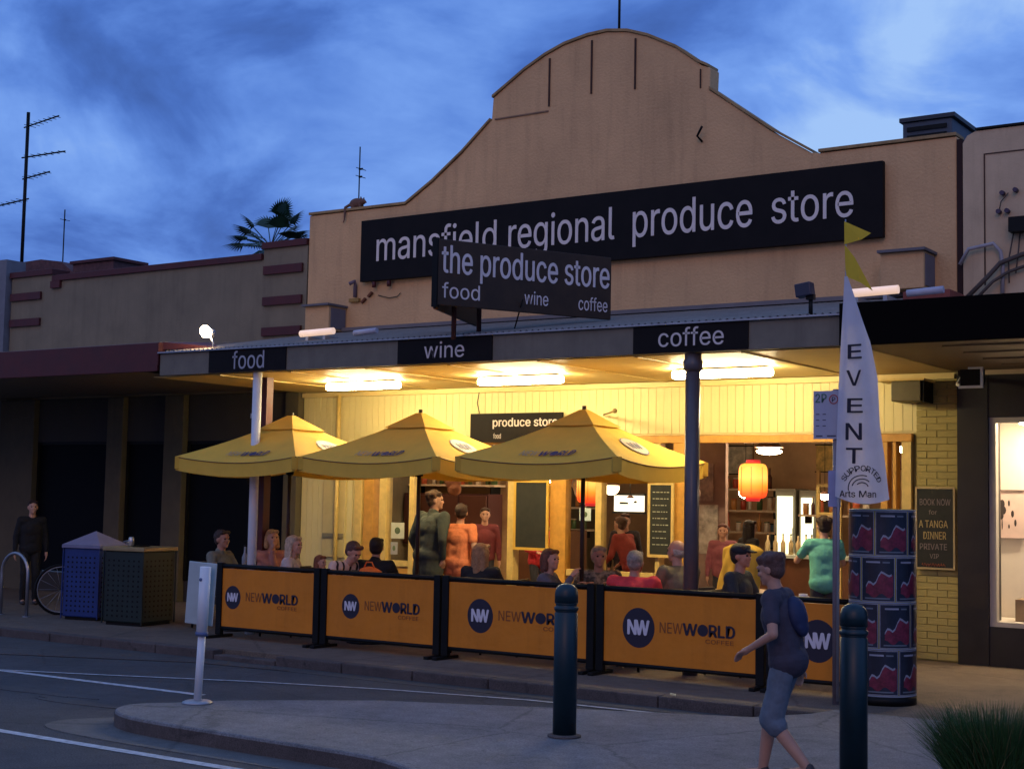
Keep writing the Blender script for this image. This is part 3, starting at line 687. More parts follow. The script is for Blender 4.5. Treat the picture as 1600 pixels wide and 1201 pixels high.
for pts, r in (([(-4.82, 15.9, 4.44), (-4.72, 15.88, 4.60), (-4.45, 15.88, 4.64), (-4.38, 15.9, 4.55), (-4.36, 15.92, 4.4), (-4.37, 15.93, 4.1)], .022),
               ([(-4.72, 15.8, 4.05), (-4.50, 15.85, 4.28), (-4.38, 15.88, 4.42), (-4.15, 15.9, 4.50), (-3.8, 15.9, 4.56)], .026),
               ([(-4.62, 15.8, 4.03), (-4.45, 15.85, 4.22), (-4.3, 15.9, 4.32), (-4.1, 15.9, 4.38), (-3.8, 15.9, 4.35)], .018),
               ([(-4.25, 15.93, 4.74), (-4.30, 15.92, 4.45), (-4.29, 15.9, 4.2)], .008), ([(-4.18, 15.93, 4.74), (-4.2, 15.92, 4.5), (-4.22, 15.9, 4.3)], .008),
               ([(-4.40, 15.92, 4.99), (-4.38, 15.93, 5.1), (-4.30, 15.93, 5.19)], .006)):
    part('cable', MB().tube(pts, r, 7), cb if r < .022 or r > .024 else mat('pale_pipe', (.32, .29, .30), .5), rn)
part('front_wall', MB().box(-4.865, -4.535, 15.92, 16.4, .1, 3.22), mat('dark_tile_wall', (.016, .013, .012), .5, var=.3), rn)
dkw = mat('dark_tile_wall', (.016, .013, .012), .5)
part('front_wall', MB().box(-4.533, 6, 15.93, 16.4, .1, .52), dkw, rn); part('front_wall', MB().box(-4.533, 6, 15.93, 16.4, 2.76, 3.22), dkw, rn)
part('front_wall', MB().box(-3.2, 6, 15.93, 16.4, .522, 2.758), dkw, rn)
wf = part('window_frame', MB().box(-4.531, -4.46, 15.95, 16.05, .522, 2.758).box(-4.459, -3.2, 15.95, 16.05, .522, .57).box(-4.459, -3.2, 15.95, 16.05, 2.70, 2.758), mat('pale_timber_frame', (.42, .38, .32), .5, var=.1), rn)
dispw = mat('display_white', (.72, .66, .56), .7, var=.05)
part('display_back', MB().box(-4.70, -3.1, 16.9, 17.0, .5, 2.8), dispw, rn); part('display_side', MB().box(-4.78, -4.705, 16.06, 16.89, .5, 2.8), dispw, rn)
part('display_floor', MB().box(-4.70, -3.1, 16.06, 16.88, .50, .56), dispw, rn); part('display_ceiling', MB().box(-4.70, -3.1, 16.06, 16.88, 2.76, 2.8), dispw, rn)
part('display_lamp', MB().box(-4.3, -3.3, 16.3, 16.5, 2.70, 2.74), mat('lit_display_lamp', (.9, .85, .8), .4, var=0, emit=(1, .78, .52), estr=85), rn)
pic = thing('picture', 'small framed picture of dark plant sprigs in the lit window at the right edge', 'picture', (-4.45, 16.85, 1.5))
part('canvas', MB().box(-4.70, -4.40, 16.86, 16.88, 1.45, 1.98), mat('picture_paper', (.66, .50, .44), .7, var=.1), pic)
spr = MB()
for (x, z, a, b) in ((-4.645, 1.83, .030, .05), (-4.635, 1.76, .035, .05), (-4.655, 1.70, .025, .045), (-4.645, 1.60, .006, .06), (-4.57, 1.84, .010, .035), (-4.53, 1.72, .016, .04), (-4.50, 1.62, .013, .04), (-4.57, 1.58, .009, .025)):
    spr.ball((x, 16.857, z), (a, .002, b), 10, 6)
part('print', spr, mat('sprig_print', (.04, .03, .03), .7), pic, kind='stuff')
part('frame', MB().box(-4.71, -4.39, 16.84, 16.858, 1.98, 1.99).box(-4.71, -4.39, 16.84, 16.858, 1.44, 1.45), mat('grey_frame', (.2, .16, .15), .6), pic)
solo('display_box', MB().box(-4.36, -4.15, 16.3, 16.6, .565, .80), mat('kraft_card', (.32, .22, .12), .8), 'small brown box on the display window sill at the right edge', 'box', bevel=.005)
ra = thing('veranda', 'deep black awning of the building at the right edge', 'veranda', (-2, 13, .1))
part('fascia', MB().box(-5.0, 8, 12.80, 12.86, 3.25, 3.645), mat('matt_black_fascia', (.004, .003, .003), .85, spec=.04), ra, bevel=.006)
part('return', MB().box(-5.0, -4.95, 12.862, 15.9, 3.30, 3.60), blackp, ra)
part('roof_sheet', MB().box(-4.949, 8, 12.862, 15.9, 3.58, 3.63), roofM, ra)
part('soffit', MB().box(-4.949, 8, 12.862, 15.9, 3.27, 3.29), mat('brown_soffit', (.12, .08, .045), .6, var=.2), ra)
for i in range(4): part('soffit_strip', MB().box(-4.2, 6, 13.3+i*.65, 13.34+i*.65, 3.255, 3.269), mat('brown_strip', (.20, .14, .08), .6), ra)
solo('flashing_sheet', MB().add([(-5.3, 15.2, 3.9), (-4.6, 15.2, 3.72), (-4.6, 15.9, 4.02), (-5.1, 15.9, 4.12), (-5.3, 15.2, 3.86), (-4.6, 15.2, 3.68), (-4.6, 15.9, 3.98), (-5.1, 15.9, 4.08)], [(0, 1, 2, 3), (7, 6, 5, 4), (0, 4, 5, 1), (1, 5, 6, 2), (2, 6, 7, 3), (3, 7, 4, 0)]), mat('green_grey_sheet', (.13, .14, .12), .6), 'grey metal sheet bridging the veranda roof and the black awning', 'flashing')
# hanging square speaker frame and wall heater under the veranda
cm = thing('wall_monitor', 'small dark monitor in a white frame hanging at the corner of the dark shopfront', 'monitor', (-4.45, 15.0, 3.0))
part('screen', MB().box(-4.56, -4.33, 15.03, 15.12, 3.03, 3.20), black, cm)
part('frame', MB().box(-4.57, -4.32, 15.0, 15.03, 3.005, 3.03).box(-4.345, -4.32, 15.0, 15.03, 3.031, 3.2).box(-4.47, -4.32, 15.0, 15.03, 3.201, 3.22), white_p, cm)
part('arm', MB().tube([(-4.8, 15.9, 3.2), (-4.7, 15.4, 3.08), (-4.56, 15.05, 3.03)], .02, 6), white_p, cm)
ht = thing('wall_heater', 'dark box heater fixed high on the yellow brick wall right of the opening', 'heater', (-5.3, 15.6, 2.9))
part('housing', MB().box(-5.50, -5.17, 15.62, 15.98, 2.93, 3.15), mat('heater_grey', (.12, .10, .05), .6), ht, bevel=.01)
part('grille', MB().box(-5.16, -5.14, 15.64, 15.96, 2.92, 3.16), black, ht)
part('hood', MB().box(-5.66, -5.12, 15.58, 15.98, 3.152, 3.175), yellowW, ht)
# roof top cooler
ac = thing('roof_cooler', 'dark box air cooler on the roof behind the right end of the gable wall', 'air conditioner', (-5.5, 17.3, 5.5))
part('housing', MB().box(-5.84, -5.24, 17.0, 18.6, 5.5, 6.40), mat('blue_grey_cooler', (.05, .065, .09), .6, var=.2), ac, bevel=.02)
part('lid', MB().box(-5.87, -5.20, 16.97, 18.63, 6.40, 6.45), mat('dark_lid', (.03, .035, .045), .6), ac)
for i in range(4): part('louvre', MB().box(-5.78, -5.30, 16.98, 16.999, 5.98+i*.1, 6.03+i*.1), black, ac)

# ------------------------------------------------------------------ cafe barriers
def barrier(x0, x1, lb, circ=None, words=None, grp='orange cafe barriers along the kerb'):
    y = 12.45
    t = thing('cafe_barrier', lb, 'barrier', ((x0+x1)/2, y, .1), grp)
    part('banner_sheet', MB().box(x0+.088, x1-.088, y-.012, y+.004, .235, .905), banner, t)
    part('top_rail', MB().tube([(x0+.05, y, .935), (x1-.05, y, .935)], .026, 10), black, t)
    part('bottom_rail', MB().tube([(x0+.05, y, .215), (x1-.05, y, .215)], .022, 10), black, t)
    for a in (x0+.045, x1-.045):
        part('post', MB().box(a-.042, a+.042, y-.03, y+.03, .135, .97), black, t, bevel=.006)
    for a in (x0+.045, x1-.045):
        part('foot', MB().box(a-.03, a+.03, y-.20, y+.20, .101, .133), black, t, bevel=.006)
    if circ:
        cx, r = circ
        t2 = MB(); n = 36; vs = [(cx+r*.92*cos(2*pi*k/n), y-.0135, .575+r*sin(2*pi*k/n)) for k in range(n)]
        t2.add(vs, [tuple(range(n))]); part('logo_disc', t2, logoM, t)
        fr = frameXZ(y-.0145)
        for k_, s_ in enumerate(('N', 'W')):
            pass
        lettering('NW', cx-r*.60, cx+r*.60, .575-r*.34, .575+r*.38, fr, mat('white_print', (.60, .56, .60), .6), t, bold=.05, spacing=.82, thick=.001)
    if words:
        a, b = words; fr = frameXZ(y-.0135); w = b-a
        lettering('NEW', a, a+w*.31, .545, .645, fr, brownP, t, bold=-.006, thick=.001)
        wt = (b-a)*.68; w0_ = a+w*.32
        lettering('W', w0_, w0_+wt*.27, .540, .648, fr, logoM, t, bold=.05, thick=.001)
        dd = MB(); dd.add([(w0_+wt*.385+wt*.105*cos(2*pi*k/20), y-.015, .594+.055*sin(2*pi*k/20)) for k in range(20)], [tuple(range(20))]); part('globe_print', dd, logoM, t)
        lettering('RLD', w0_+wt*.51, b, .540, .648, fr, logoM, t, bold=.05, thick=.001)
        lettering('COFFEE', a+w*.62, b-.01, .475, .515, fr, brownP, t, bold=-.004, thick=.001)
barrier(-12.52, -10.92, 'leftmost orange cafe barrier with a round logo, behind the white island post', (-12.26, .135), (-12.05, -11.25))
barrier(-10.90, -9.24, 'orange cafe barrier with a round logo, second from the left', (-10.47, .135), (-10.27, -9.52))
barrier(-9.22, -7.36, 'orange cafe barrier with a round logo, partly behind the nearer bollard', (-8.73, .175), (-8.50, -7.62))
barrier(-7.34, -5.56, 'widest looking orange cafe barrier with a round logo, below the dark veranda post', (-6.87, .19), (-6.64, -5.86))
barrier(-5.54, -4.66, 'short orange cafe barrier behind the walking person and the sign post', (-5.05, .19), None)

# ------------------------------------------------------------------ umbrellas
def umbrella(cx, cy, lb, name='market_umbrella'):
    t = thing(name, lb, 'umbrella', (cx, cy, .1), 'yellow market umbrellas behind the barriers')
    H = .985; zc, za, zv = 2.22, 2.78, 2.035; vt = .80
    C = Vector((cx, cy, 0))
    n = 14; cn = [Vector((-H, -H)), Vector((H, -H)), Vector((H, H)), Vector((-H, H))]
    can = MB()
    for k in range(4):
        a, b = cn[k], cn[(k+1) % 4]; vs = []; fs = []
        for i in range(n+1):
            r = .16+(1-.16)*i/n
            for j in range(n+1):
                u = j/n; p = a.lerp(b, u)*r
                sag = -.055*sin(pi*r)*1.0-.125*(4*u*(1-u))*r**1.5
                pull = 1-.035*4*u*(1-u)*r
                z = za-.04+(zc-za+.04)*r+sag*.6
                vs.append((cx+p.x*pull, cy+p.y*pull, z))
        for i in range(n):
            for j in range(n): q = i*(n+1)+j; fs.append((q, q+1, q+n+2, q+n+1))
        can.add(vs, fs, True)
    part('canopy', can, umbF, t)
    val = MB()
    for k in range(4):
        a, b = cn[k], cn[(k+1) % 4]; vs = []; fs = []
        for j in range(n+1):
            u = j/n; p = a.lerp(b, u)*(1-.035*4*u*(1-u)); z = zc-.075*4*u*(1-u)*1.0-.003
            w = .012*sin(9*u*pi+k)
            d = Vector((a.x+b.x, a.y+b.y)).normalized()*w
            vs += [(cx+p.x*1.002, cy+p.y*1.002, z), (cx+p.x*.995+d.x, cy+p.y*.995+d.y, z-.165)]
        fs = [(2*j, 2*j+2, 2*j+3, 2*j+1) for j in range(n)]
        val.add(vs, fs, True)
    part('valance', val, umbF, t)
    hem = MB()
    for k in range(4):
        a, b = cn[k], cn[(k+1) % 4]
        hem.tube([(cx+(a.lerp(b, j/n)*(1-.035*4*(j/n)*(1-j/n))).x*1.003, cy+(a.lerp(b, j/n)*(1-.035*4*(j/n)*(1-j/n))).y*1.003, zc-.075*4*(j/n)*(1-j/n)-.004) for j in range(n+1)], .006, 5)
    part('hem', hem, mat('brown_hem', (.14, .06, .02), .8), t)
    top = MB(); vs = []
    for k in range(4):
        a, b = cn[k]*.30, cn[(k+1) % 4]*.30
        for i in range(5):
            r = .12+.88*i/4
            for j in range(7): p = a.lerp(b, j/6)*r; vs.append((cx+p.x, cy+p.y, za+.004-.205*r-.006*4*(j/6)*(1-j/6)*r))
    fs = []
    for k in range(4):
        for i in range(4):
            for j in range(6): q = k*35+i*7+j; fs.append((q, q+1, q+8, q+7))
    top.add(vs, fs, True); part('vent_cap', top, umbF, t)
    part('finial', MB().lathe((cx, cy, za-.005), [(.022, 0), (.024, .01), (.012, .022), (.002, .028)], 12), yellowW, t)
    part('pole', MB().tube([(cx, cy, .14), (cx, cy, za+.02)], .024, 12), mat('dark_umbrella_timber', (.030, .015, .010), .45, var=.3), t)
    part('hub', MB().lathe((cx, cy, 2.02), [(.045, 0), (.05, .02), (.05, .09), (.03, .11)], 12), black, t)
    for k in range(4):
        p = cn[k]
        rb = part('rib', MB().tube([(cx, cy, za-.075), (cx+p.x*.5, cy+p.y*.5, (za+zc)/2-.075), (cx+p.x*.985, cy+p.y*.985, zc-.035)], .011, 6), mat('dark_umbrella_timber', (.03, .015, .01), .45), t)
        part('strut', MB().tube([(cx, cy, 2.07), (cx+p.x*.48, cy+p.y*.48, (za+zc)/2-.06)], .009, 6), mat('dark_umbrella_timber', (.03, .015, .01), .45), rb)
    for k in range(4):
        p = cn[k]; part('corner_pocket', MB().obox((cx+p.x*.97, cy+p.y*.97, zc-.075), (.09, .09, .15), (0, 0, pi/4)), mat('yellow_pocket', (.62, .36, .04), .8), t)
    part('base', MB().lathe((cx, cy, .101), [(.27, 0), (.27, .05), (.06, .07), (.04, .30)], 20), black, t)
    # prints lie on the cloth: front slope lettering, round logo on the right slope
    def cloth(face, q, r, lift):
        u = q/(2*H*r)+.5; pull = 1-.035*4*u*(1-u)*r
        z = za-.04+(zc-za+.04)*r+(-.055*sin(pi*r)-.125*(4*u*(1-u))*r**1.5)*.6+lift
        return (cx+q*pull, cy-H*r*pull-lift*.4, z) if face == 'front' else (cx+H*r*pull+lift*.4, cy+q*pull, z)
    def wrap(o_, face, r_base, lift, q_off=0.):
        off = worldloc(t)
        for v in o_.data.vertices:
            q, bq, lf = v.co.x+off.x, v.co.z+off.z, -(v.co.y+off.y)
            v.co = Vector(cloth(face, q+q_off, r_base-bq/1.12, lift+max(0, lf)*.3))-off
    fl0 = ((0, 0, 0), (1, 0, 0), (0, 0, 1), (0, -1, 0))
    for s_, a_, b_, m_, bo in (('NEW', -.30, -.07, greyP, 0), ('W', -.05, .07, blueP, .04), ('RLD', .175, .38, blueP, .04)):
        wrap(lettering(s_, a_, b_, 0, .105, fl0, m_, t, bold=bo, shear=.25, thick=.001), 'front', .86, .014)
    def disc(face, q0, r0_, a_, b_, m_, lift, name):
        d_ = MB(); nn = 28; vs = [cloth(face, q0, r0_, lift)]+[cloth(face, q0+a_*f*cos(2*pi*k/nn), r0_+b_*f*sin(2*pi*k/nn), lift) for f in (.5, 1) for k in range(nn)]
        d_.add(vs, [(0, 1+k, 1+(k+1) % nn) for k in range(nn)]+[(1+k, 1+nn+k, 1+nn+(k+1) % nn, 1+(k+1) % nn) for k in range(nn)]); part(name, d_, m_, t)
    disc('front', .122, .815, .050, .047, blueP, .015, 'globe_print')
    disc('side', .05, .62, .20, .155, blueP, .010, 'logo_disc')
    disc('side', .05, .62, .185, .142, mat('pale_print', (.50, .38, .28), .6), .013, 'logo_inner')
    wrap(lettering('NW', -.06, .16, -.06, .06, fl0, blueP, t, bold=.05, thick=.001), 'side', .62, .018)
    return t
umbrella(-12.42, 13.52, 'yellow market umbrella furthest left, by the white veranda pole')
umbrella(-10.40, 13.52, 'yellow market umbrella in the middle of the three')
umbrella(-8.17, 13.52, 'yellow market umbrella nearest the dark veranda post')

# ------------------------------------------------------------------ boards and small signs on the front
def chalkboard(x0, x1, z0, z1, lb, y=15.93, fm=None, w=.035):
    t = thing('chalkboard', lb, 'chalkboard', ((x0+x1)/2, y, z0))
    part('slate', MB().box(x0+w, x1-w, y, y+.012, z0+w, z1-w), mat('slate', (.018, .020, .018), .8, var=.35, vscale=8), t)
    part('frame', MB().box(x0, x1, y-.008, y+.018, z0, z0+w).box(x0, x1, y-.008, y+.018, z1-w, z1).box(x0, x0+w, y-.008, y+.018, z0+w, z1-w).box(x1-w, x1, y-.008, y+.018, z0+w, z1-w), fm or yellowW, t)
    return t
c1 = chalkboard(-10.68, -10.14, 1.12, 2.03, 'large blank chalkboard in a yellow frame between the middle and right umbrellas', fm=mat('yellow_frame', (.62, .38, .06), .5))
c2 = chalkboard(-8.69, -8.33, 1.10, 2.02, 'tall narrow chalkboard with faint writing behind the grey haired diners')
sc = MB()
for r in range(9):
    x = -8.62
    while x < -8.42:
        L2 = random.uniform(.015, .05); sc.box(x, x+L2, 15.925, 15.929, 1.25+r*.08, 1.262+r*.08); x += L2+.015
part('chalk_marks', sc, mat('chalk', (.32, .33, .26), .9), c2)
c3 = chalkboard(-5.34, -4.90, 1.10, 2.0, 'dark chalkboard with handwritten dinner notice on the yellow brick wall', y=15.95, w=.02, fm=mat('pale_strip', (.40, .30, .14), .6))
fr = frameXZ(15.949)
yc = mat('yellow_chalk', (.40, .30, .13), .9); wc = mat('grey_chalk', (.20, .16, .16), .9); rc = mat('red_chalk', (.22, .07, .04), .9)
for s, a, b, z0, z1, m in (('BOOK NOW', -5.29, -4.95, 1.80, 1.87, wc), ('for', -5.19, -5.10, 1.70, 1.75, wc), ('A TANGA', -5.30, -4.98, 1.555, 1.635, yc), ('DINNER', -5.25, -5.0, 1.43, 1.51, yc), ('PRIVATE', -5.29, -4.99, 1.315, 1.38, wc), ('VIP', -5.18, -5.08, 1.22, 1.27, wc)):
    lettering(s, a, b, z0, z1, fr, m, c3, bold=.01, thick=.001)
sq = MB(); sq.tube([(-5.27+i*.009, 15.949, 1.15+.018*sin(i*1.9)) for i in range(30)], .006, 5); part('chalk_marks', sq, rc, c3)
ps = thing('hanging_sign', 'black sign reading produce store inside the veranda above the right umbrella', 'sign', (-10.8, 15.93, 2.6))
part('sign_board', MB().box(-11.40, -9.95, 15.92, 15.955, 2.52, 2.905), blackp, ps)
lettering('produce store', -11.03, -10.02, 2.70, 2.84, frameXZ(15.92), white_l, ps, bold=.02, thick=.003)
lettering('food', -11.02, -10.90, 2.57, 2.64, frameXZ(15.92), white_l, ps, thick=.003)
part('cable', MB().tube([(-11.28, 15.94, 3.19), (-11.30, 15.93, 3.05), (-11.26, 15.93, 2.91)], .006, 5), black, ps)
br = thing('blind_bracket', 'thin bracket arm projecting from the yellow wall above the right umbrella', 'bracket', (-9.0, 15.9, 2.85))
part('arm', MB().tube([(-9.35, 15.95, 2.86), (-8.88, 15.4, 2.87)], .012, 6), mat('brown_bracket', (.20, .13, .04), .5), br)
part('knob', MB().ball((-8.86, 15.38, 2.87), .03), mat('brown_bracket', (.2, .13, .04), .5), br)

# ------------------------------------------------------------------ shop interior
def shelf(x0, x1, y, z, lb, items, seed):
    s = thing('wall_shelf', lb, 'shelf', ((x0+x1)/2, y, z))
    part('board', MB().box(x0, x1, y-.15, y+.15, z-.03, z), mat('pale_shelf', (.62, .48, .34), .6), s)
    for a in (x0+.1, x1-.1): part('bracket', MB().box(a-.01, a+.01, y-.10, y+.15, z-.14, z-.031), black, s)
    r = random.Random(seed); x = x0+.06
    cols = [(.65, .50, .36), (.45, .06, .03), (.10, .03, .02), (.72, .62, .50), (.50, .22, .06), (.08, .13, .05), (.60, .14, .06)]
    adj = ['tan', 'red', 'dark brown', 'cream', 'amber', 'dark green', 'rust red']
    kinds = {'bottle': [(.035, 0), (.036, .17), (.012, .22), (.012, .29), (.014, .30)], 'jar': [(.045, 0), (.048, .10), (.045, .12), (.046, .15)], 'canister': [(.05, 0), (.05, .20), (.045, .21)]}
    n = 0
    while x < x1-.05:
        k = r.choice(list(kinds)); q = r.randrange(len(cols)); sc_ = r.uniform(.85, 1.15)
        o = thing(k, '%s %s %s from the left on the %s' % (adj[q], k, ['first', 'second', 'third', 'fourth', 'fifth', 'sixth', 'seventh', 'eighth', 'ninth', 'tenth', 'eleventh', 'twelfth', 'thirteenth', 'fourteenth', 'fifteenth', 'sixteenth', 'seventeenth', 'eighteenth'][min(n, 17)], items), k, (x, y+r.uniform(-.03, .03), z+.001), 'goods on the shop shelves')
        part('body', MB().lathe((0, 0, 0), [(a*sc_, b*sc_) for a, b in kinds[k]], 10), mat('goods_%d' % q, cols[q], .35, var=.1), o, local=True)
        top = kinds[k][-1]
        part('lid', MB().lathe((0, 0, top[1]*sc_+.001), [(top[0]*sc_*1.05, 0), (top[0]*sc_*1.05, .02)], 10), mat('goods_%d' % ((q+2) % 7), cols[(q+2) % 7], .4), o, local=True)
        x += r.uniform(.12, .2); n += 1
    return s
solo('partition', MB().box(-14.2, -12.5, 18.5, 18.58, .13, 2.94), mat('ochre_partition', (.42, .26, .13), .7, var=.25), 'ochre partition wall behind the left windows of the shop', 'partition')
shelf(-14.2, -12.55, 18.33, 1.98, 'upper pale shelf of goods seen between the left and middle umbrella poles', 'upper left shop shelf', 1)
shelf(-14.2, -12.55, 18.33, 2.36, 'topmost pale shelf of goods on the ochre partition', 'topmost left shop shelf', 8)
for z_, nm_ in ((2.02, 'top'), (1.66, 'middle'), (1.30, 'bottom')):
    shelf(-14.15, -12.3, 20.6, z_, nm_+' pale shelf of goods on the far rack left of the large chalkboard', nm_+' shelf of the far left rack', int(z_*10))
    shelf(-11.9, -9.9, 22.8, z_, nm_+' pale shelf of goods at the back behind the orange pillar', nm_+' shelf of the back rack', int(z_*10)+3)
shelf(-9.0, -7.9, 21.5, 1.62, 'far pale shelf of goods behind the large red lantern', 'shelf behind the large lantern', 44)
cab = thing('cabinet', 'dark red wall cabinet with three doors under the left shop shelf', 'cabinet', (-13.3, 18.2, .13))
part('carcass', MB().box(-14.2, -12.6, 18.1, 18.48, 1.05, 1.84), mat('dark_red_cabinet', (.07, .02, .018), .5), cab)
for i in range(3): part('door', MB().box(-14.18+i*.53, -13.68+i*.53, 18.07, 18.098, 1.08, 1.81), mat('dark_red_door', (.09, .03, .02), .5), cab, bevel=.006)
ctr = thing('counter', 'shop counter with pale top behind the standing person in turquoise', 'counter', (-7.6, 19, .13))
part('body', MB().box(-8.7, -6.4, 18.6, 19.2, .13, 1.05), mat('counter_timber', (.14, .06, .03), .5, var=.2), ctr)
part('worktop', MB().box(-8.75, -6.35, 18.55, 19.25, 1.05, 1.09), mat('counter_top', (.50, .55, .48), .25), ctr)
r_ = random.Random(5)
for i in range(9):
    x = -8.35+i*.11
    o = thing('bottle', 'pale bottle %s from the left on the shop counter' % ['first', 'second', 'third', 'fourth', 'fifth', 'sixth', 'seventh', 'eighth', 'ninth'][i], 'bottle', (x, 18.75+r_.uniform(-.04, .04), 1.091), 'bottles on the shop counter')
    part('body', MB().lathe((0, 0, 0), [(.033, 0), (.034, .15), (.012, .20), (.012, .26)], 10), mat('pale_bottle', (.50, .38, .20), .2), o, local=True)
    part('cap', MB().lathe((0, 0, .261), [(.014, 0), (.014, .02)], 8), black, o, local=True)
for (x, y, h, w, lb) in ((-9.50, 22, 1.90, .26, 'narrow glowing glass door fridge at the back of the shop'), (-9.12, 22.0, 1.88, .20, 'second glowing fridge beside a dark gap at the back of the shop')):
    f = thing('drinks_fridge', lb, 'fridge', (x, y, .13), 'lit drinks fridges')
    part('cabinet', MB().box(x-w/2-.04, x+w/2+.04, y+.02, y+.6, .13, h+.12), mat('fridge_grey', (.25, .23, .18), .5), f)
    part('door', MB().box(x-w/2, x+w/2, y-.01, y+.018, .35, h), mat('lit_fridge_door', (.8, .8, .6), .3, var=0, emit=(1, .95, .60), estr=1.9), f)
    part('handle', MB().tube([(x+w/2+.02, y-.03, .9), (x+w/2+.02, y-.03, 1.4)], .01, 6), steel, f)
cmc = thing('coffee_machine', 'dark red coffee machine with shining front on the left inner bench', 'coffee machine', (-12.6, 19.6, 1.2))
part('bench', MB().box(-13.3, -12.0, 19.4, 20.0, .13, 1.3), mat('counter_timber', (.14, .06, .03), .5), cmc)
part('body', MB().box(-12.95, -12.35, 19.45, 19.9, 1.36, 1.74), mat('machine_red', (.30, .03, .02), .25), cmc, bevel=.03)
part('cup_rail', MB().box(-12.97, -12.33, 19.43, 19.92, 1.745, 1.78), steel, cmc)
part('drip_tray', MB().box(-12.93, -12.37, 19.25, 19.45, 1.31, 1.36), steel, cmc)
for q_ in (-12.8, -12.65, -12.5): part('group_head', MB().tube([(q_, 19.38, 1.46), (q_, 19.38, 1.55)], .03, 10), steel, cmc)
# lanterns and lamps
def lantern(x, y, z, lb, r=.185, h=.40):
    t = thing('paper_lantern', lb, 'lantern', (x, y, z), 'lit paper lanterns')
    m = bpy.data.materials.new('lantern_paper'); m.use_nodes = True; N = m.node_tree.nodes; L = m.node_tree.links; b = N['Principled BSDF']
    tc = N.new('ShaderNodeTexCoord'); sp = N.new('ShaderNodeSeparateXYZ'); L.new(tc.outputs['Generated'], sp.inputs[0])
    cr = N.new('ShaderNodeValToRGB'); L.new(sp.outputs[2], cr.inputs[0]); e = cr.color_ramp.elements
    e[0].position = 0; e[0].color = (.9, .04, .01, 1); e[1].position = 1; e[1].color = (1, .42, .04, 1)
    for p, c in ((.14, (1, .07, .012, 1)), (.34, (1, .28, .02, 1)), (.6, (1, .62, .12, 1)), (.8, (1, .55, .08, 1))): q = e.new(p); q.color = c
    b.inputs['Base Color'].default_value = (.7, .2, .05, 1); L.new(cr.outputs[0], b.inputs['Emission Color']); b.inputs['Emission Strength'].default_value = 1.35
    prof = []
    for i in range(41):
        u = i/40; edge_ = (1-abs(2*u-1)**5)**.5*.35+.65
        prof.append((r*edge_*(1+.012*(1 if i % 2 else -1)), -h/2+h*u))
    part('shade', MB().lathe((0, 0, 0), prof, 28), m, t, local=True)
    rd = mat('red_lantern_ring', (.5, .02, .03), .5, var=0, emit=(1, .06, .05), estr=.5)
    part('top_ring', MB().lathe((0, 0, h/2), [(r*.5, 0), (r*.5, .045), (r*.2, .05)], 20), rd, t, local=True)
    part('bottom_ring', MB().lathe((0, 0, -h/2-.04), [(r*.45, 0), (r*.55, .04)], 20), rd, t, local=True)
    part('cord', MB().tube([(0, 0, h/2+.05), (0, 0, 2.94-z)], .004, 5), black, t, local=True)
    for k in range(8):
        a = 2*pi*k/8+.3; part('wire', MB().tube([(r*1.005*cos(a), r*1.005*sin(a), -h*.4), (r*1.03*cos(a), r*1.03*sin(a), 0), (r*1.005*cos(a), r*1.005*sin(a), h*.4)], .003, 4), mat('lantern_wire', (.4, .08, .02), .6), t, local=True)
lantern(-7.52, 16.45, 2.055, 'large glowing orange red paper lantern in the open front right of the dark post', .175, .42)
lantern(-10.14, 17.0, 1.95, 'glowing orange paper lantern half hidden by the right umbrella pole', .20, .42)
def pendant(x, y, z, r, lb, e=14, flat=False):
    t = thing('pendant_lamp', lb, 'lamp', (x, y, z), 'lit pendant lamps inside the shop')
    part('bulb', MB().ball((0, 0, 0), (r, r, r*(.25 if flat else .85)), 14, 8), lampB if e > 10 else mat('soft_bulb', (.9, .8, .6), .4, var=0, emit=(1, .72, .42), estr=e), t, local=True)
    part('shade', MB().lathe((0, 0, r*.3), [(r*1.15, 0), (r*.6, r*.5), (.02, r*.7)], 16), mat('lamp_shade', (.2, .1, .07), .5), t, local=True)
    part('cord', MB().tube([(0, 0, r*.8), (0, 0, 2.94-z)], .004, 5), black, t, local=True)
pendant(-8.0, 18.0, 2.47, .17, 'wide flat white lit pendant lamp above the large lantern', 12, True)
pendant(-11.55, 18.0, 2.08, .075, 'round lit pendant lamp just above the large chalkboard')
pendant(-11.38, 18.0, 2.04, .055, 'smaller lit pendant lamp at the corner of the large chalkboard')
pendant(-10.7, 18.5, 1.96, .12, 'wide lit pendant lamp right of the half hidden lantern')
pendant(-10.38, 18.5, 1.80, .06, 'lit pendant lamp beside the lit menu board')
pendant(-13.2, 19.0, 1.60, .045, 'tiny low lit lamp between the standing diners and the large chalkboard')
pendant(-13.05, 19.0, 1.60, .04, 'second tiny low lit lamp between the standing diners and the chalkboard')
pendant(-8.8, 19.0, 1.93, .10, 'lit pendant lamp just left of the large lantern')
pendant(-7.62, 19.0, 1.90, .07, 'small lit pendant lamp by the ladder stand')
pendant(-13.0, 17.2, 2.7, .10, 'lit pendant lamp high behind the left window of the shop')  # these high lamps are extra, hidden from view, added to brighten the interior
pendant(-9.8, 17.5, 2.75, .10, 'high lit pendant lamp above the half hidden lantern')
pendant(-7.0, 20.5, 2.6, .10, 'high lit pendant lamp far behind the ladder stand')
mb_ = thing('menu_board', 'glowing white menu board on the inner wall right of the half hidden lantern', 'menu board', (-10.8, 19.3, 1.7))
part('panel', MB().box(-11.05, -10.55, 19.2, 19.24, 1.62, 1.86), mat('lit_menu_panel', (.8, .75, .7), .4, var=0, emit=(1, .86, .66), estr=1.6), mb_)
part('frame', MB().box(-11.07, -10.53, 19.18, 19.25, 1.86, 1.89).box(-11.07, -10.53, 19.18, 19.25, 1.59, 1.62), black, mb_)
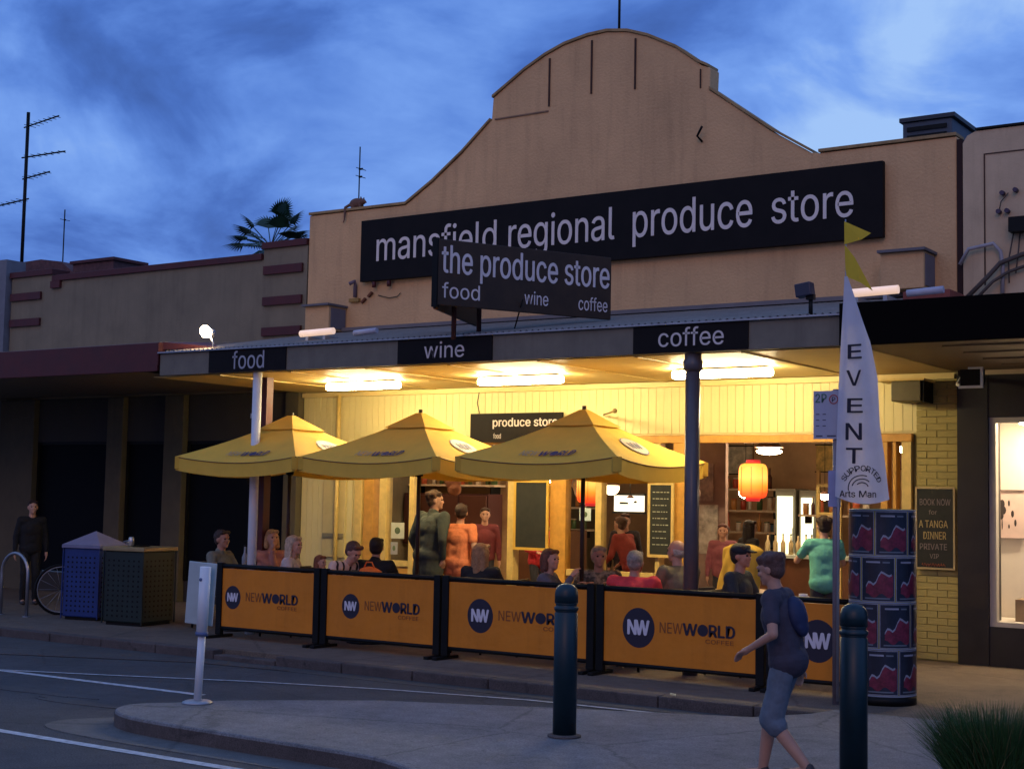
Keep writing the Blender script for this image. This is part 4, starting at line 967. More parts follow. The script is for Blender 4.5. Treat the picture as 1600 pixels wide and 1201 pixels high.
part('picture_print', MB().box(-10.95, -10.80, 19.19, 19.199, 1.73, 1.76).box(-10.80, -10.66, 19.19, 19.199, 1.75, 1.78), black, mb_)
mb2 = thing('string_lights', 'row of small red orange bulbs at the top of the opening by the narrow chalkboard', 'string lights', (-8.8, 16.6, 2.2))
for i in range(7): part('bulb', MB().ball((-9.35+i*.085, 16.6, 2.17+.02*sin(i*2)), (.022, .022, .03), 8, 6), mat('red_bulb', (.9, .2, .05), .4, var=0, emit=(1, .16, .03), estr=4), mb2)
part('cord', MB().tube([(-9.4, 16.6, 2.21), (-9.1, 16.6, 2.205), (-8.8, 16.6, 2.22)], .004, 5), black, mb2)
rq = random.Random(21)
spots = [(-13.9, 18.45, 1.1), (-13.35, 18.45, 1.2), (-12.9, 18.45, .95), (-11.2, 23.95, 2.3), (-10.4, 23.95, 1.0), (-9.6, 23.95, 2.35), (-8.7, 23.95, 1.9), (-8.1, 23.95, 2.4), (-7.3, 23.95, 1.8)]
pn = ['lowest left', 'middle low', 'low right', 'high left', 'low', 'high middle', 'middle', 'high right', 'rightmost']
pc_ = [(.55, .40, .25), (.25, .35, .30), (.60, .12, .08), (.60, .55, .45), (.12, .20, .30), (.65, .45, .15), (.55, .50, .45), (.35, .12, .10), (.60, .52, .35)]
for (x_, y_, z_), nm_, c_ in zip(spots, pn, pc_):
    w_, h_ = rq.uniform(.32, .5), rq.uniform(.35, .6)
    p_ = thing('picture', nm_+(' framed picture on the ochre partition' if y_ < 20 else ' framed picture on the rear wall of the shop'), 'picture', (x_, y_, z_), 'pictures inside the shop')
    part('canvas', MB().box(x_-w_/2, x_+w_/2, y_-.012, y_, z_, z_+h_), mat('picture_%d' % int(c_[0]*100+c_[2]*1000), c_, .6, var=.6, vscale=7), p_)
    part('frame', MB().box(x_-w_/2-.02, x_+w_/2+.02, y_-.02, y_+.002, z_-.02, z_-.001).box(x_-w_/2-.02, x_+w_/2+.02, y_-.02, y_+.002, z_+h_+.001, z_+h_+.02), black, p_)
for i_, (x_, y_, c_, nm_) in enumerate(((-10.5, 17.3, (.62, .50, .40), 'pale'), (-9.15, 17.8, (.55, .12, .10), 'red'), (-8.75, 17.2, (.50, .36, .30), 'pinkish'), (-12.75, 17.4, (.30, .12, .06), 'brown'))):
    g_ = thing('hanging_bag', nm_+' cloth bag hanging from the ceiling inside the shop', 'bag', (x_, y_, 2.0), 'cloth bags hanging inside the shop')
    blobpart('body', [('e', (0, 0, 0), (.13, .06, .16)), ('e', (.03, 0, -.10), (.12, .07, .10))], mat('bag_cloth_%d' % i_, c_, .8, var=.2), g_, .014, 2, .03)
    part('strap', MB().tube([(-.05, 0, .12), (-.02, 0, .5), (0, 0, .94)], .008, 5).tube([(.05, 0, .12), (.02, 0, .5), (.004, 0, .93)], .008, 5), mat('bag_cloth_%d' % i_, c_, .8), g_, local=True)
# easel / ladder stand
es = thing('ladder_stand', 'pale timber ladder stand just inside the opening by the sign post', 'stand', (-6.7, 17, .13))
for a in (-6.90, -6.62): part('rail', MB().box(a-.02, a+.02, 16.98, 17.02, .13, 2.2), yellowW, es)
for i in range(5): part('rung', MB().box(-6.88, -6.64, 16.985, 17.015, .6+i*.35, .64+i*.35), yellowW, es)
# posters on the post right of the dark veranda post
for i, (x0, x1, z0, z1, c) in enumerate(((-9.0, -8.55, 1.1, 1.75, (.34, .30, .26)), (-9.05, -8.62, 1.8, 2.3, (.26, .19, .17)))):
    solo('poster', MB().box(x0, x1, 17.6, 17.61, z0, z1), mat('poster_paper_%d' % i, c, .7, var=.5, vscale=9), ('lower' if i == 0 else 'upper')+' grey poster on the inner partition beside the dark veranda post', 'poster')
solo('partition', MB().box(-9.15, -8.45, 17.62, 17.70, .13, 2.94), mat('pinkish_partition', (.26, .17, .14), .7, var=.2), 'pinkish inner partition wall beside the dark veranda post', 'partition')
# notices on the window glass
for x0, x1, z0, z1, lb, c in ((-12.78, -12.55, 1.20, 1.42, 'small white notice with a green drawing on the left window', (.55, .55, .42)), (-12.78, -12.66, .98, 1.15, 'small grey picture notice below the white notice on the left window', (.30, .30, .30)), (-9.72, -9.55, 1.52, 1.68, 'pale blue notice on the window right of the orange pillar', (.50, .60, .58))):
    n = thing('notice', lb, 'notice', ((x0+x1)/2, 16.0, z0))
    part('paper', MB().box(x0, x1, 16.004, 16.012, z0, z1), mat('notice_%d' % int(z0*100), c, .7), n)
    part('print', MB().ball(((x0+x1)/2, 16.003, (z0+z1)/2), ((x1-x0)*.22, .002, (z1-z0)*.22), 10, 6), mat('notice_print', (.10, .14, .07), .7), n)
sh = thing('shop_curtain', 'white gathered curtain at the left edge of the large chalkboard', 'curtain', (-10.85, 16.3, 1.0))
cu = MB(); vs = []
for i in range(13):
    for j, z in enumerate((.95, 1.5, 2.0, 2.48)):
        w = (.10, .16, .22, .26)[j]; vs.append((-11.0+i/12*w, 16.3+.03*sin(i*1.7), z))
cu.add(vs, [(i*4+j, i*4+j+1, (i+1)*4+j+1, (i+1)*4+j) for i in range(12) for j in range(3)], True)
part('drape', cu, mat('curtain_cloth', (.55, .42, .36), .8), sh)

# ------------------------------------------------------------------ tables and chairs
chair_p = None
def chair(x, y, rz, lb):
    global chair_p
    if chair_p is None:
        t = thing('cafe_chair', lb, 'chair', (x, y, .1), 'dark cafe chairs on the footpath', rz=rz)
        cm_ = mat('dark_chair_timber', (.035, .02, .015), .5, var=.2)
        part('seat', MB().box(-.2, .2, -.2, .2, .37, .40), cm_, t, local=True, bevel=.01)
        part('backrest', MB().box(-.19, .19, -.215, -.19, .62, .82), cm_, t, local=True, bevel=.008)
        for sx in (-.18, .18):
            part('leg', MB().tube([(sx, .18, 0), (sx, .17, .37)], .014, 8), black, t, local=True)
            part('leg', MB().tube([(sx, -.20, 0), (sx, -.18, .38), (sx, -.205, .80)], .014, 8), black, t, local=True)
        chair_p = t; return t
    return place_copy(chair_p, (x, y, .1), lb, rz)
table_p = None
def table(x, y, lb):
    global table_p
    if table_p is None:
        t = thing('cafe_table', lb, 'table', (x, y, .1), 'cafe tables on the footpath')
        part('table_top', MB().box(-.34, .34, -.34, .34, .70, .73), mat('table_timber', (.30, .15, .07), .35, var=.2), t, local=True, bevel=.008)
        part('pedestal', MB().tube([(0, 0, .03), (0, 0, .70)], .03, 10), black, t, local=True)
        part('base', MB().lathe((0, 0, 0), [(.24, 0), (.24, .015), (.04, .04)], 20), black, t, local=True)
        table_p = t; return t
    return place_copy(table_p, (x, y, .1), lb)
TT = .831
table(-13.0, 13.25, 'cafe table in front of the man in the grey green polo')
table(-12.35, 13.55, 'cafe table by the white veranda pole')
table(-10.30, 13.7, 'cafe table behind the standing woman in peach')
table(-8.75, 13.45, 'cafe table before the woman in the grey jacket')
table(-7.75, 13.35, 'cafe table between the camouflage jacket diner and the red shirt')
table(-5.62, 13.45, 'cafe table with a white cup by the man in the black cap')
table(-6.9, 14.9, 'cafe table behind the yellow armchair')
def cup(x, y, lb, h=.08, c=(.7, .66, .6)):
    t = thing('cup', lb, 'cup', (x, y, TT), 'cups on the cafe tables')
    part('body', MB().lathe((0, 0, 0), [(.026, 0), (.04, h*.5), (.043, h), (.038, h), (.03, h*.3)], 14), mat('china', c, .3, var=.03), t, local=True)
    part('handle', MB().tube([(.04, 0, h*.8), (.062, 0, h*.7), (.062, 0, h*.35), (.036, 0, h*.25)], .005, 6), mat('china', c, .3), t, local=True)
cup(-5.60, 13.42, 'white cup on the table by the man in the black cap', .09); cup(-8.62, 13.5, 'white cup in front of the woman in the grey jacket'); cup(-7.7, 13.3, 'white cup beside the red shirted man'); cup(-12.95, 13.35, 'white cup in front of the man in the grey green polo')
wb = thing('bottle', 'clear tall water bottle between the polo man and the white veranda pole', 'bottle', (-12.83, 13.2, TT))
part('body', MB().lathe((0, 0, 0), [(.035, 0), (.036, .17), (.014, .23), (.014, .30)], 12), mat('pale_glass', (.22, .25, .28), .1), wb, local=True); part('cap', MB().lathe((0, 0, .301), [(.015, 0), (.015, .02)], 10), black, wb, local=True)
og = thing('shopping_bag', 'bright orange bag on the table behind the second barrier', 'bag', (-10.85, 13.2, .86))
blobpart('body', [('e', (0, 0, .05), (.14, .08, .06)), ('e', (.1, 0, .04), (.09, .07, .045))], mat('orange_cloth', (.75, .16, .02), .8, var=.2), og, .012, disp=.02)
part('handle', MB().tube([(-.08, 0, .09), (-.04, 0, .16), (.04, 0, .16), (.08, 0, .09)], .008, 6), mat('orange_cloth', (.75, .16, .02), .8), og, local=True)
table(-10.85, 13.2, 'cafe table carrying the bright orange bag')
# yellow buttoned armchair
ar = thing('armchair', 'mustard yellow buttoned armchair beside the dark veranda post', 'armchair', (-6.98, 14.3, .1), rz=RAD(150))
am = mat('mustard_fabric', (.52, .32, .035), .8, var=.12, vscale=8, bump=.1, bscale=150)
bk = MB(); n = 22; vs = []
for side in (0, 1):
    for i in range(n+1):
        for j in range(n+1):
            u = -1+2*i/n; w = j/n
            x = .30*u*(1-.12*w); z = .42+.82*w*(1-.07*u*u)
            tuft = .030*(abs(sin(pi*2.5*(u*.5+.5)+pi*w*2))*abs(sin(pi*2.5*(u*.5+.5)-pi*w*2)))**.5
            y = (-.20-.12*w+tuft+.035*(1-u*u)) if side == 0 else (-.33-.12*w)
            vs.append((x, y, z))
fs = []; S = (n+1)**2
for i in range(n):
    for j in range(n): q = i*(n+1)+j; fs += [(q, q+1, q+n+2, q+n+1), (S+q, S+q+n+1, S+q+n+2, S+q+1)]
for i in range(n):
    a = i*(n+1); b = a+n+1; fs += [(a, b, S+b, S+a), (a+n, S+a+n, S+b+n, b+n)]
    a = i; b = i+1; fs += [(a, S+a, S+b, b)]; a = n*(n+1)+i; b = a+1; fs += [(a, b, S+b, S+a)]
bk.add(vs, fs, True); part('backrest', bk, am, ar, local=True)
part('seat', MB().box(-.30, .30, -.22, .32, .22, .43), am, ar, local=True, bevel=.05)
for sx in (-1, 1): part('arm', MB().box(*sorted((sx*.31, sx*.42)), -.30, .30, .20, .62), am, ar, local=True, bevel=.05)
for sx in (-.28, .28):
    for sy in (-.24, .26): part('leg', MB().tube([(sx, sy, 0), (sx, sy, .22)], .02, 8), black, ar, local=True)
bt = MB()
for a in range(3):
    for b in range(3): bt.ball((-.16+.16*a+(.08 if b % 2 else 0)-.02, -.215-.12*(.25+.25*b), .42+.82*(.25+.25*b)), .016, 8, 6)
part('buttons', bt, mat('mustard_button', (.34, .19, .02), .6), ar, local=True)

# ------------------------------------------------------------------ people
def ik(a, b, l1, l2, bend):
    a, b, bend = Vector(a), Vector(b), Vector(bend); d = b-a; L_ = d.length
    if L_ > (l1+l2)*.995: b = a+d*((l1+l2)*.995/L_); d = b-a; L_ = d.length
    ax = d/L_; x = (l1*l1-l2*l2+L_*L_)/(2*L_); h = math.sqrt(max(l1*l1-x*x, 1e-6))
    p = (bend-ax*bend.dot(ax)); p = p.normalized() if p.length > 1e-4 else Vector((1, 0, 0))
    return a+ax*x+p*h, b
def hand_prims(w, d, up, side, curl=.5):
    """palm and five fingers; w wrist, d direction of the hand, up back-of-hand normal, side +1/-1."""
    w, d, up = Vector(w), Vector(d).normalized(), Vector(up); lat = d.cross(up).normalized()*side; up = lat.cross(d).normalized()*side
    P = [('c', w, w+d*.05, .024, .028), ('c', w+d*.045-lat*.02, w+d*.085-lat*.024, .016, .014), ('c', w+d*.045+lat*.02, w+d*.085+lat*.024, .016, .014)]
    for k, ln_ in enumerate((.070, .080, .074, .058)):
        b = w+d*.085+lat*(.030-.020*k); m1 = b+d*ln_*.5*cos(curl*.4)-up*ln_*.5*sin(curl*.4); e = m1+d*ln_*.5*cos(curl*1.4)-up*ln_*.5*sin(curl*1.4)
        P += [('c', b, m1, .0095, .009), ('c', m1, e, .009, .0075)]
    tb = w+d*.03+lat*.03; P += [('c', tb, tb+d*.035+lat*.022, .012, .010), ('c', tb+d*.035+lat*.022, tb+d*.062+lat*.028-up*.01, .010, .008)]
    return P
def person(label, loc, heading, top_z, seated=True, lean=6, turn=0, nod=0, shirt=(.2, .2, .2), sleeve='long', pants=(.03, .03, .04), hair=(.05, .03, .02), hairstyle='short',
           hands=('rest', 'rest'), shorts=False, vox=.011, build=1., sk=None, jacket_len=.0, cap=None, collar=None, stride=0., name='person', shirt_mat=None, side_lean=0., bald=False):
    base = 1.33 if seated else 1.75
    s = (top_z-loc[2])/base
    drop = 0.
    if seated and lean <= 25 and top_z > 1.2:
        s = 1.0 if 'woman' not in label else .96
        drop = max(0., 1.33-(top_z-loc[2])/s)
    if seated and lean > 25: s = (top_z-loc[2])/(base-.25*sin(RAD(lean)))
    t = thing(name, label, 'person', loc, rz=heading-pi/2)
    t.scale = (s, s, s)
    sk = sk or skin
    V = Vector
    pz = (.53-drop*.45) if seated else .95; kt = 1-drop*.55/.49
    pel = V((0, 0, pz)); la = RAD(lean); ax = V((sin(RAD(side_lean)), sin(la), cos(la))).normalized(); fwd = V((0, cos(la), -sin(la)))
    def tp(x, y, h): return pel+V((x, 0, 0))+ax*h*kt+fwd*y
    sh = {sd: tp(sd*.175*build, -.01, .455) for sd in (-1, 1)}
    neck0 = tp(0, -.01, .49); 
    hax = Euler((0, 0, RAD(turn))).to_matrix(); nd = Euler((RAD(-nod), 0, 0)).to_matrix()
    neck1 = neck0+ax*.07+V((0, .015, 0))
    hc = neck1+V((0, .01, .105))+(V((0, .05*sin(RAD(nod)), -.03*sin(RAD(nod)))) if nod else V((0, 0, 0)))
    hm = hax@nd
    def hp(x, y, z): return hc+hm@V((x, y, z))
    he = hm.to_euler()
    B = build
    torso = [('e', tp(0, 0, .0), (.155*B, .115*B, .11), (-la, 0, 0)), ('e', tp(0, 0, .14), (.14*B, .105*B, .14), (-la, 0, 0)), ('e', tp(0, .0, .30), (.165*B, .115*B, .16), (-la, 0, 0)),
             ('c', sh[-1]+V((.03, 0, -.02)), sh[1]+V((-.03, 0, -.02)), .062, .062), ('c', neck0-ax*.03, neck1, .062, .052)]
    headp = [('e', hp(0, -.012, .025), (.078, .098, .092), he), ('e', hp(0, .02, -.035), (.060, .072, .078), he), ('c', neck1-ax*.02, hc+V((0, -.02, -.03)), .052, .05),
             ('c', hp(0, .086, .008), hp(0, .099, -.022), .008, .012), ('e', hp(0, .070, -.088), (.028, .022, .020), he), ('c', hp(-.03, .083, .032), hp(.03, .083, .032), .012, .012),
             ('c', hp(-.018, .085, -.058), hp(.018, .085, -.058), .0085, .0085), ('e', hp(-.079, -.005, -.01), (.010, .022, .032), he), ('e', hp(.079, -.005, -.01), (.010, .022, .032), he),
             ('e', hp(-.035, .068, -.02), (.022, .02, .022), he), ('e', hp(.035, .068, -.02), (.022, .02, .022), he)]
    arms = []; sl = []
    for sd, hs in zip((-1, 1), hands):
        S_ = sh[sd]
        if isinstance(hs, (tuple, list)): H_ = V(hs)
        elif hs == 'rest': H_ = V((sd*.14, .36, .75)) if seated else V((sd*.25, .04, pz-.08))
        elif hs == 'lap': H_ = V((sd*.1, .30, pz+.12))
        elif hs == 'mouth': H_ = hp(sd*.03, .12, -.08)-V((0, .03, .09))
        elif hs == 'hang': H_ = V((sd*.24, .02, pz-.05))
        elif hs == 'hip': H_ = V((sd*.21, .03, pz+.12))
        else: H_ = V((sd*.2, .3, pz+.3))
        bend = V((sd*.6, -.6, -.8)) if hs != 'hip' else V((sd*1, -.5, 0))
        E_, W_ = ik(S_, H_, .29, .255, bend)
        arms += [('c', S_, E_, .050*B, .038), ('c', E_, W_, .037, .024)]
        arms += hand_prims(W_, (W_-E_), V((0, 0, 1)) if abs((W_-E_).normalized().z) < .8 else V((sd, 0, 0)), sd, .5)
        r1 = .064*B
        if sleeve == 'long': sl += [('c', S_, E_, r1, .052), ('c', E_, E_.lerp(W_, .93), .052, .036)]
        elif sleeve == 'short': sl += [('c', S_, S_.lerp(E_, .62), r1, .058)]
        elif sleeve == 'none': sl += [('c', S_, S_.lerp(E_, .08), r1*.95, .05)]
    legs = []; pt = [('e', tp(0, 0, -.04), (.165*B, .130*B, .10), (-la, 0, 0))]; shoes = []
    for sd in (-1, 1):
        hp_ = pel+V((sd*(.09 if seated else .082), 0, -.02))
        if seated: an = V((sd*.12, .40, .08)); bd = V((0, .2, 1))
        else: an = V((sd*.10, .02+stride*sd*.26, .08+(.10 if stride and sd < 0 else 0))); bd = V((0, 1, 0))
        K_, A_ = ik(hp_, an, .44, .42, bd)
        legs += [('c', hp_, K_, .082*B, .054), ('c', K_, K_.lerp(A_, .35), .052, .054), ('c', K_.lerp(A_, .35), A_, .054, .036), ('c', A_-V((0, .02, .02)), A_+V((0, .15, -.045)), .036, .028)]
        if shorts: pt += [('c', hp_, K_, .090*B, .088), ('c', K_, K_.lerp(A_, .12), .088, .086)]
        else: pt += [('c', hp_, K_, (.10 if seated else .088)*B, .068), ('c', K_, A_+V((0, 0, .01)), .068, .050)]
        shoes += [('c', A_-V((0, .03, .045)), A_+V((0, .17, -.047)), .040, .034), ('c', A_-V((0, .02, .04)), A_-V((0, .01, -.0)), .044, .042)]
    blobpart('body', torso+headp+arms+legs, sk, t, vox)
    gar = [(p[0], p[1], (p[2][0]+.022, p[2][1]+.024, p[2][2]+.01), *p[3:]) if p[0] == 'e' else ('c', p[1], p[2], p[3]+.02, p[4]+.02) for p in torso[:4]]
    if not seated: gar += [('e', tp(0, -.005, -.02), (.190*B, .146*B, .135), (-la, 0, 0))]
    if jacket_len: gar += [('c', tp(-.06, 0, .05), tp(-.07, 0, -jacket_len), .122*B, .118*B), ('c', tp(.06, 0, .05), tp(.07, 0, -jacket_len), .122*B, .118*B)]
    gar += [('c', tp(sd_*.055, -.005, .02), tp(sd_*.062, -.005, .35), .122*B, .112*B) for sd_ in (-1, 1)]
    gar += [('c', neck0-ax*.045, neck0-ax*.02, .085, .07)]
    if collar: gar += [('c', neck0-ax*.02, neck0+ax*.02, .074, .068)]
    blobpart('top', gar+sl, shirt_mat or mat('cloth_%d_%d_%d' % tuple(int(c*999) for c in shirt), shirt, .85, var=.16, vscale=14, bump=.15, bscale=90), t, vox, 3, disp=.014)
    blobpart('shorts' if shorts else 'trousers', pt, mat('cloth_%d_%d_%d' % tuple(int(c*999) for c in pants), pants, .85, var=.15, vscale=14, bump=.15, bscale=90), t, vox, 2, disp=.016)
    blobpart('shoes', shoes, mat('shoe_leather', (.03, .02, .018), .5), t, .014, 2)
    hm_ = mat('hair_%d_%d_%d' % tuple(int(c*999) for c in hair), hair, .6, var=.4, vscale=40, bump=.6, bscale=140)
    hr = [('e', hp(0, -.030, .038), (.088, .098, .092), he), ('e', hp(0, -.045, -.01), (.080, .068, .075), he), ('c', hp(-.05, .045, .085), hp(.05, .045, .085), .028, .028)]
    if bald: hr = [('e', hp(0, -.045, -.015), (.084, .070, .055), he), ('e', hp(0, -.03, .01), (.085, .07, .04), he)]
    if hairstyle == 'long': hr += [('c', hp(-.05, -.05, .0), hp(-.07, -.055, -.20), .055, .040), ('c', hp(.05, -.05, .0), hp(.07, -.055, -.20), .055, .040), ('c', hp(0, -.07, .0), hp(0, -.085, -.24), .065, .050), ('c', hp(-.075, .0, .03), hp(-.083, -.01, -.14), .022, .02), ('c', hp(.075, .0, .03), hp(.083, -.01, -.14), .022, .02)]
    if hairstyle == 'bob': hr += [('c', hp(-.068, -.02, .02), hp(-.075, -.02, -.10), .034, .036), ('c', hp(.068, -.02, .02), hp(.075, -.02, -.10), .034, .036), ('c', hp(0, -.07, 0), hp(0, -.075, -.11), .07, .06)]
    if hairstyle == 'curly': hr += [('e', hp(.06*cos(a), -.03+.07*sin(a), .07), (.045, .045, .045)) for a in [k*pi/3 for k in range(6)]]+[('e', hp(0, -.02, .1), (.06, .06, .04))]
    blobpart('hair', hr, hm_, t, .008, 1, disp=.010)
    ey = MB()
    for sx in (-.031, .031): p = hp(sx, .079, .008); ey.ball(p, (.0125, .0125, .009), 8, 6)
    part('eyes', ey, mat('eye_dark', (.02, .015, .012), .2), t, local=True)
    if cap:
        cm2 = mat('cap_cloth', cap, .8, var=.1)
        blobpart('cap', [('e', hp(0, -.012, .055), (.094, .108, .070), he), ('c', hp(-.045, .10, .052), hp(.045, .10, .052), .012, .012), ('c', hp(-.04, .14, .044), hp(.04, .14, .044), .010, .010), ('c', hp(0, .1, .05), hp(0, .15, .043), .012, .01), ('c', hp(-.03, .11, .05), hp(-.03, .15, .044), .010, .009), ('c', hp(.03, .11, .05), hp(.03, .15, .044), .010, .009)], cm2, t, .008, 1)
    return t
G = .1
def world_dir(d): return RAD(d)
stripe = bpy.data.materials.new('patterned_cloth'); stripe.use_nodes = True
def _st():
    N = stripe.node_tree.nodes; L = stripe.node_tree.links; b = N['Principled BSDF']; tc = N.new('ShaderNodeTexCoord'); w = N.new('ShaderNodeTexWave'); w.inputs['Scale'].default_value = 3.2; w.inputs['Distortion'].default_value = 5; w.wave_type = 'BANDS'
    L.new(tc.outputs['Object'], w.inputs[0]); cr = N.new('ShaderNodeValToRGB'); L.new(w.outputs[0], cr.inputs[0]); e = cr.color_ramp.elements
    e[0].position = .18; e[0].color = (.02, .012, .012, 1); e[1].position = .9; e[1].color = (.62, .46, .36, 1); q = e.new(.34); q.color = (.62, .42, .34, 1)
    L.new(cr.outputs[0], b.inputs[0]); b.inputs['Roughness'].default_value = .85
_st()
camo = bpy.data.materials.new('mottled_jacket'); camo.use_nodes = True
def _cm():
    N = camo.node_tree.nodes; L = camo.node_tree.links; b = N['Principled BSDF']; tc = N.new('ShaderNodeTexCoord'); w = N.new('ShaderNodeTexNoise'); w.inputs['Scale'].default_value = 18
    L.new(tc.outputs['Object'], w.inputs[0]); cr = N.new('ShaderNodeValToRGB'); L.new(w.outputs[0], cr.inputs[0]); e = cr.color_ramp.elements
    e[0].position = .42; e[0].color = (.05, .04, .03, 1); e[1].position = .62; e[1].color = (.24, .20, .15, 1)
    L.new(cr.outputs[0], b.inputs[0]); b.inputs['Roughness'].default_value = .85
_cm()
# (x, y, head-top z) read for each diner
person('seated man with short dark hair in a grey green polo, facing right', (-13.40, 13.3, G), RAD(8), 1.34, shirt=(.17, .17, .13), sleeve='short', hair=(.05, .03, .022), collar=True, sk=skinD, turn=-10)
chair(-13.42, 13.3, RAD(8)-pi/2, 'dark cafe chair of the man in the grey green polo')
person('seated blonde woman in pink holding her hand to her mouth by the white pole', (-12.93, 13.75, G), RAD(-25), 1.35, shirt=(.42, .20, .16), hair=(.50, .32, .15), hairstyle='bob', hands=('rest', 'mouth'), nod=-6)
chair(-12.95, 13.75, RAD(-25)-pi/2, 'dark cafe chair of the blonde woman in pink')
person('seated woman with long pale hair in a pale top by the left umbrella pole', (-12.10, 13.15, G), RAD(25), 1.31, shirt=(.50, .42, .38), hair=(.50, .38, .26), hairstyle='long', turn=-15, lean=10)
chair(-12.12, 13.12, RAD(25)-pi/2, 'dark cafe chair of the woman with long pale hair')
person('small brown haired child between the pale haired woman and the bent person', (-11.82, 13.35, G), RAD(0), 1.08, shirt=(.30, .10, .06), hair=(.22, .08, .04), hairstyle='bob', lean=12, vox=.012)
chair(-11.84, 13.35, RAD(0)-pi/2, 'dark cafe chair of the small child')
person('seated person bent low over the table in a pink and black patterned top', (-11.55, 13.3, G), RAD(-5), 1.24, shirt_mat=stripe, hair=(.10, .05, .04), lean=42, nod=30, hands=((-.1, .5, .72), (.2, .5, .74)), build=1.12)
chair(-11.6, 13.3, RAD(-5)-pi/2, 'dark cafe chair of the bent person in the patterned top')
person('seated person with dark hair in a black coat seen from behind beside the orange bag', (-11.02, 13.5, G), RAD(110), 1.31, shirt=(.012, .012, .014), hair=(.02, .012, .01), turn=10, build=1.05, collar=True)
chair(-11.0, 13.45, RAD(110)-pi/2, 'dark cafe chair of the person in the black coat')
person('tall standing person in a long dark green coat seen from behind', (-11.15, 14.75, G), RAD(75), 1.88, seated=False, shirt=(.045, .055, .05), hair=(.07, .035, .022), hairstyle='curly', turn=-40, jacket_len=.22, build=1.28, collar=True, hands=('hang', 'hang'), pants=(.03, .03, .035))
person('standing woman in a peach top with short dark hair seen from behind', (-10.86, 14.95, G), RAD(95), 1.72, seated=False, shirt=(.66, .20, .085), hair=(.04, .018, .014), turn=25, jacket_len=.12, hands=('hip', 'hang'), sleeve='short', build=1.12, pants=(.22, .18, .18))
person('seated woman with straight blonde brown hair and black jacket seen from behind', (-9.36, 13.3, G), RAD(100), 1.30, shirt=(.014, .013, .014), hair=(.36, .20, .09), hairstyle='long', turn=-15, build=1.05)
chair(-9.35, 13.2, RAD(100)-pi/2, 'dark cafe chair of the woman in the black jacket')
person('seated woman with reddish brown hair in a grey jacket, facing right', (-8.53, 13.35, G), RAD(15), 1.27, shirt=(.11, .10, .12), hair=(.14, .055, .035), hairstyle='bob', hands=((-.12, .34, .78), (.10, .34, .90)), turn=-20)
chair(-8.58, 13.35, RAD(15)-pi/2, 'dark cafe chair of the woman in the grey jacket')
person('seated person with grey blonde hair in a mottled jacket facing the street', (-8.27, 14.05, G), RAD(-60), 1.30, shirt_mat=camo, hair=(.34, .26, .18), hands=('rest', 'rest'), turn=12, sk=skinD, build=1.08)
chair(-8.3, 14.1, RAD(-60)-pi/2, 'dark cafe chair of the person in the mottled jacket')
person('seated man with cropped grey hair in a bright red shirt seen from behind', (-7.32, 13.1, G), RAD(100), 1.30, shirt=(.62, .045, .05), hair=(.27, .23, .19), turn=12, build=1.22, sleeve='short', lean=10, sk=skinD)
chair(-7.3, 13.0, RAD(100)-pi/2, 'dark cafe chair of the man in the red shirt')
person('seated balding older man in a khaki shirt looking left beside the dark post', (-7.02, 13.65, G), RAD(160), 1.41, shirt=(.17, .14, .085), hair=(.45, .40, .34), bald=True, turn=10, build=1.18, lean=10, sleeve='short')
chair(-6.97, 13.65, RAD(160)-pi/2, 'dark cafe chair of the balding man in khaki')
person('seated man in a black cap and dark shirt facing right', (-6.27, 13.3, G), RAD(0), 1.40, shirt=(.022, .026, .03), hair=(.03, .02, .015), cap=(.012, .013, .018), sleeve='short', sk=skinD, turn=-5, build=1.05)
chair(-6.3, 13.3, RAD(0)-pi/2, 'dark cafe chair of the man in the black cap')
person('standing person in a turquoise shirt reaching at the counter, dark hair', (-6.10, 15.2, G), RAD(120), 1.67, seated=False, shirt=(.12, .42, .34), hair=(.03, .016, .012), hairstyle='curly', hands=((-.2, .35, 1.32), (.20, .42, 1.10)), turn=15, sleeve='short', pants=(.04, .04, .05))
chair(-5.35, 13.75, RAD(180)-pi/2, 'empty dark cafe chair at the table with the white cup')
# inside
person('person in a dull red shirt leaning over inside the shop behind the right umbrella pole', (-9.45, 16.9, .13), RAD(170), 1.62, seated=False, shirt=(.34, .06, .05), lean=24, hair=(.10, .05, .03), vox=.013, hands=((-.2, .4, .95), (.2, .4, .95)))
person('person with long dark hair and black top just inside the opening', (-7.95, 17.2, .13), RAD(60), 1.58, seated=False, shirt=(.014, .012, .014), hair=(.015, .010, .010), hairstyle='long', vox=.013)
person('person in a dusty rose shirt inside beside the grey posters', (-8.42, 17.5, .13), RAD(-70), 1.52, seated=False, shirt=(.24, .07, .09), hair=(.10, .03, .025), vox=.013)
person('person in a cream shirt inside at the far side of the counter', (-7.35, 20.0, .13), RAD(-90), 1.72, seated=False, shirt=(.45, .38, .30), hair=(.05, .03, .02), vox=.013)
person('person in dark clothes standing inside between the orange pillar and the umbrella pole', (-9.95, 17.6, .13), RAD(-60), 1.62, seated=False, shirt=(.03, .022, .025), hair=(.04, .02, .015), vox=.013)
person('person in a red sleeved top inside the shop left of the large chalkboard', (-11.5, 17.8, .13), RAD(-30), 1.56, seated=False, shirt=(.50, .03, .04), hair=(.05, .02, .015), vox=.013, hands=((-.2, .35, 1.1), (.2, .35, 1.1)))
person('person in a burgundy top inside at the left window behind the long dark coat', (-12.1, 17.3, .13), RAD(-50), 1.66, seated=False, shirt=(.16, .03, .035), hair=(.06, .03, .02), vox=.013)
person('person in a brown top inside the shop behind the yellow armchair', (-8.62, 18.0, .13), RAD(-100), 1.50, seated=False, shirt=(.20, .06, .045), hair=(.05, .025, .02), vox=.013)
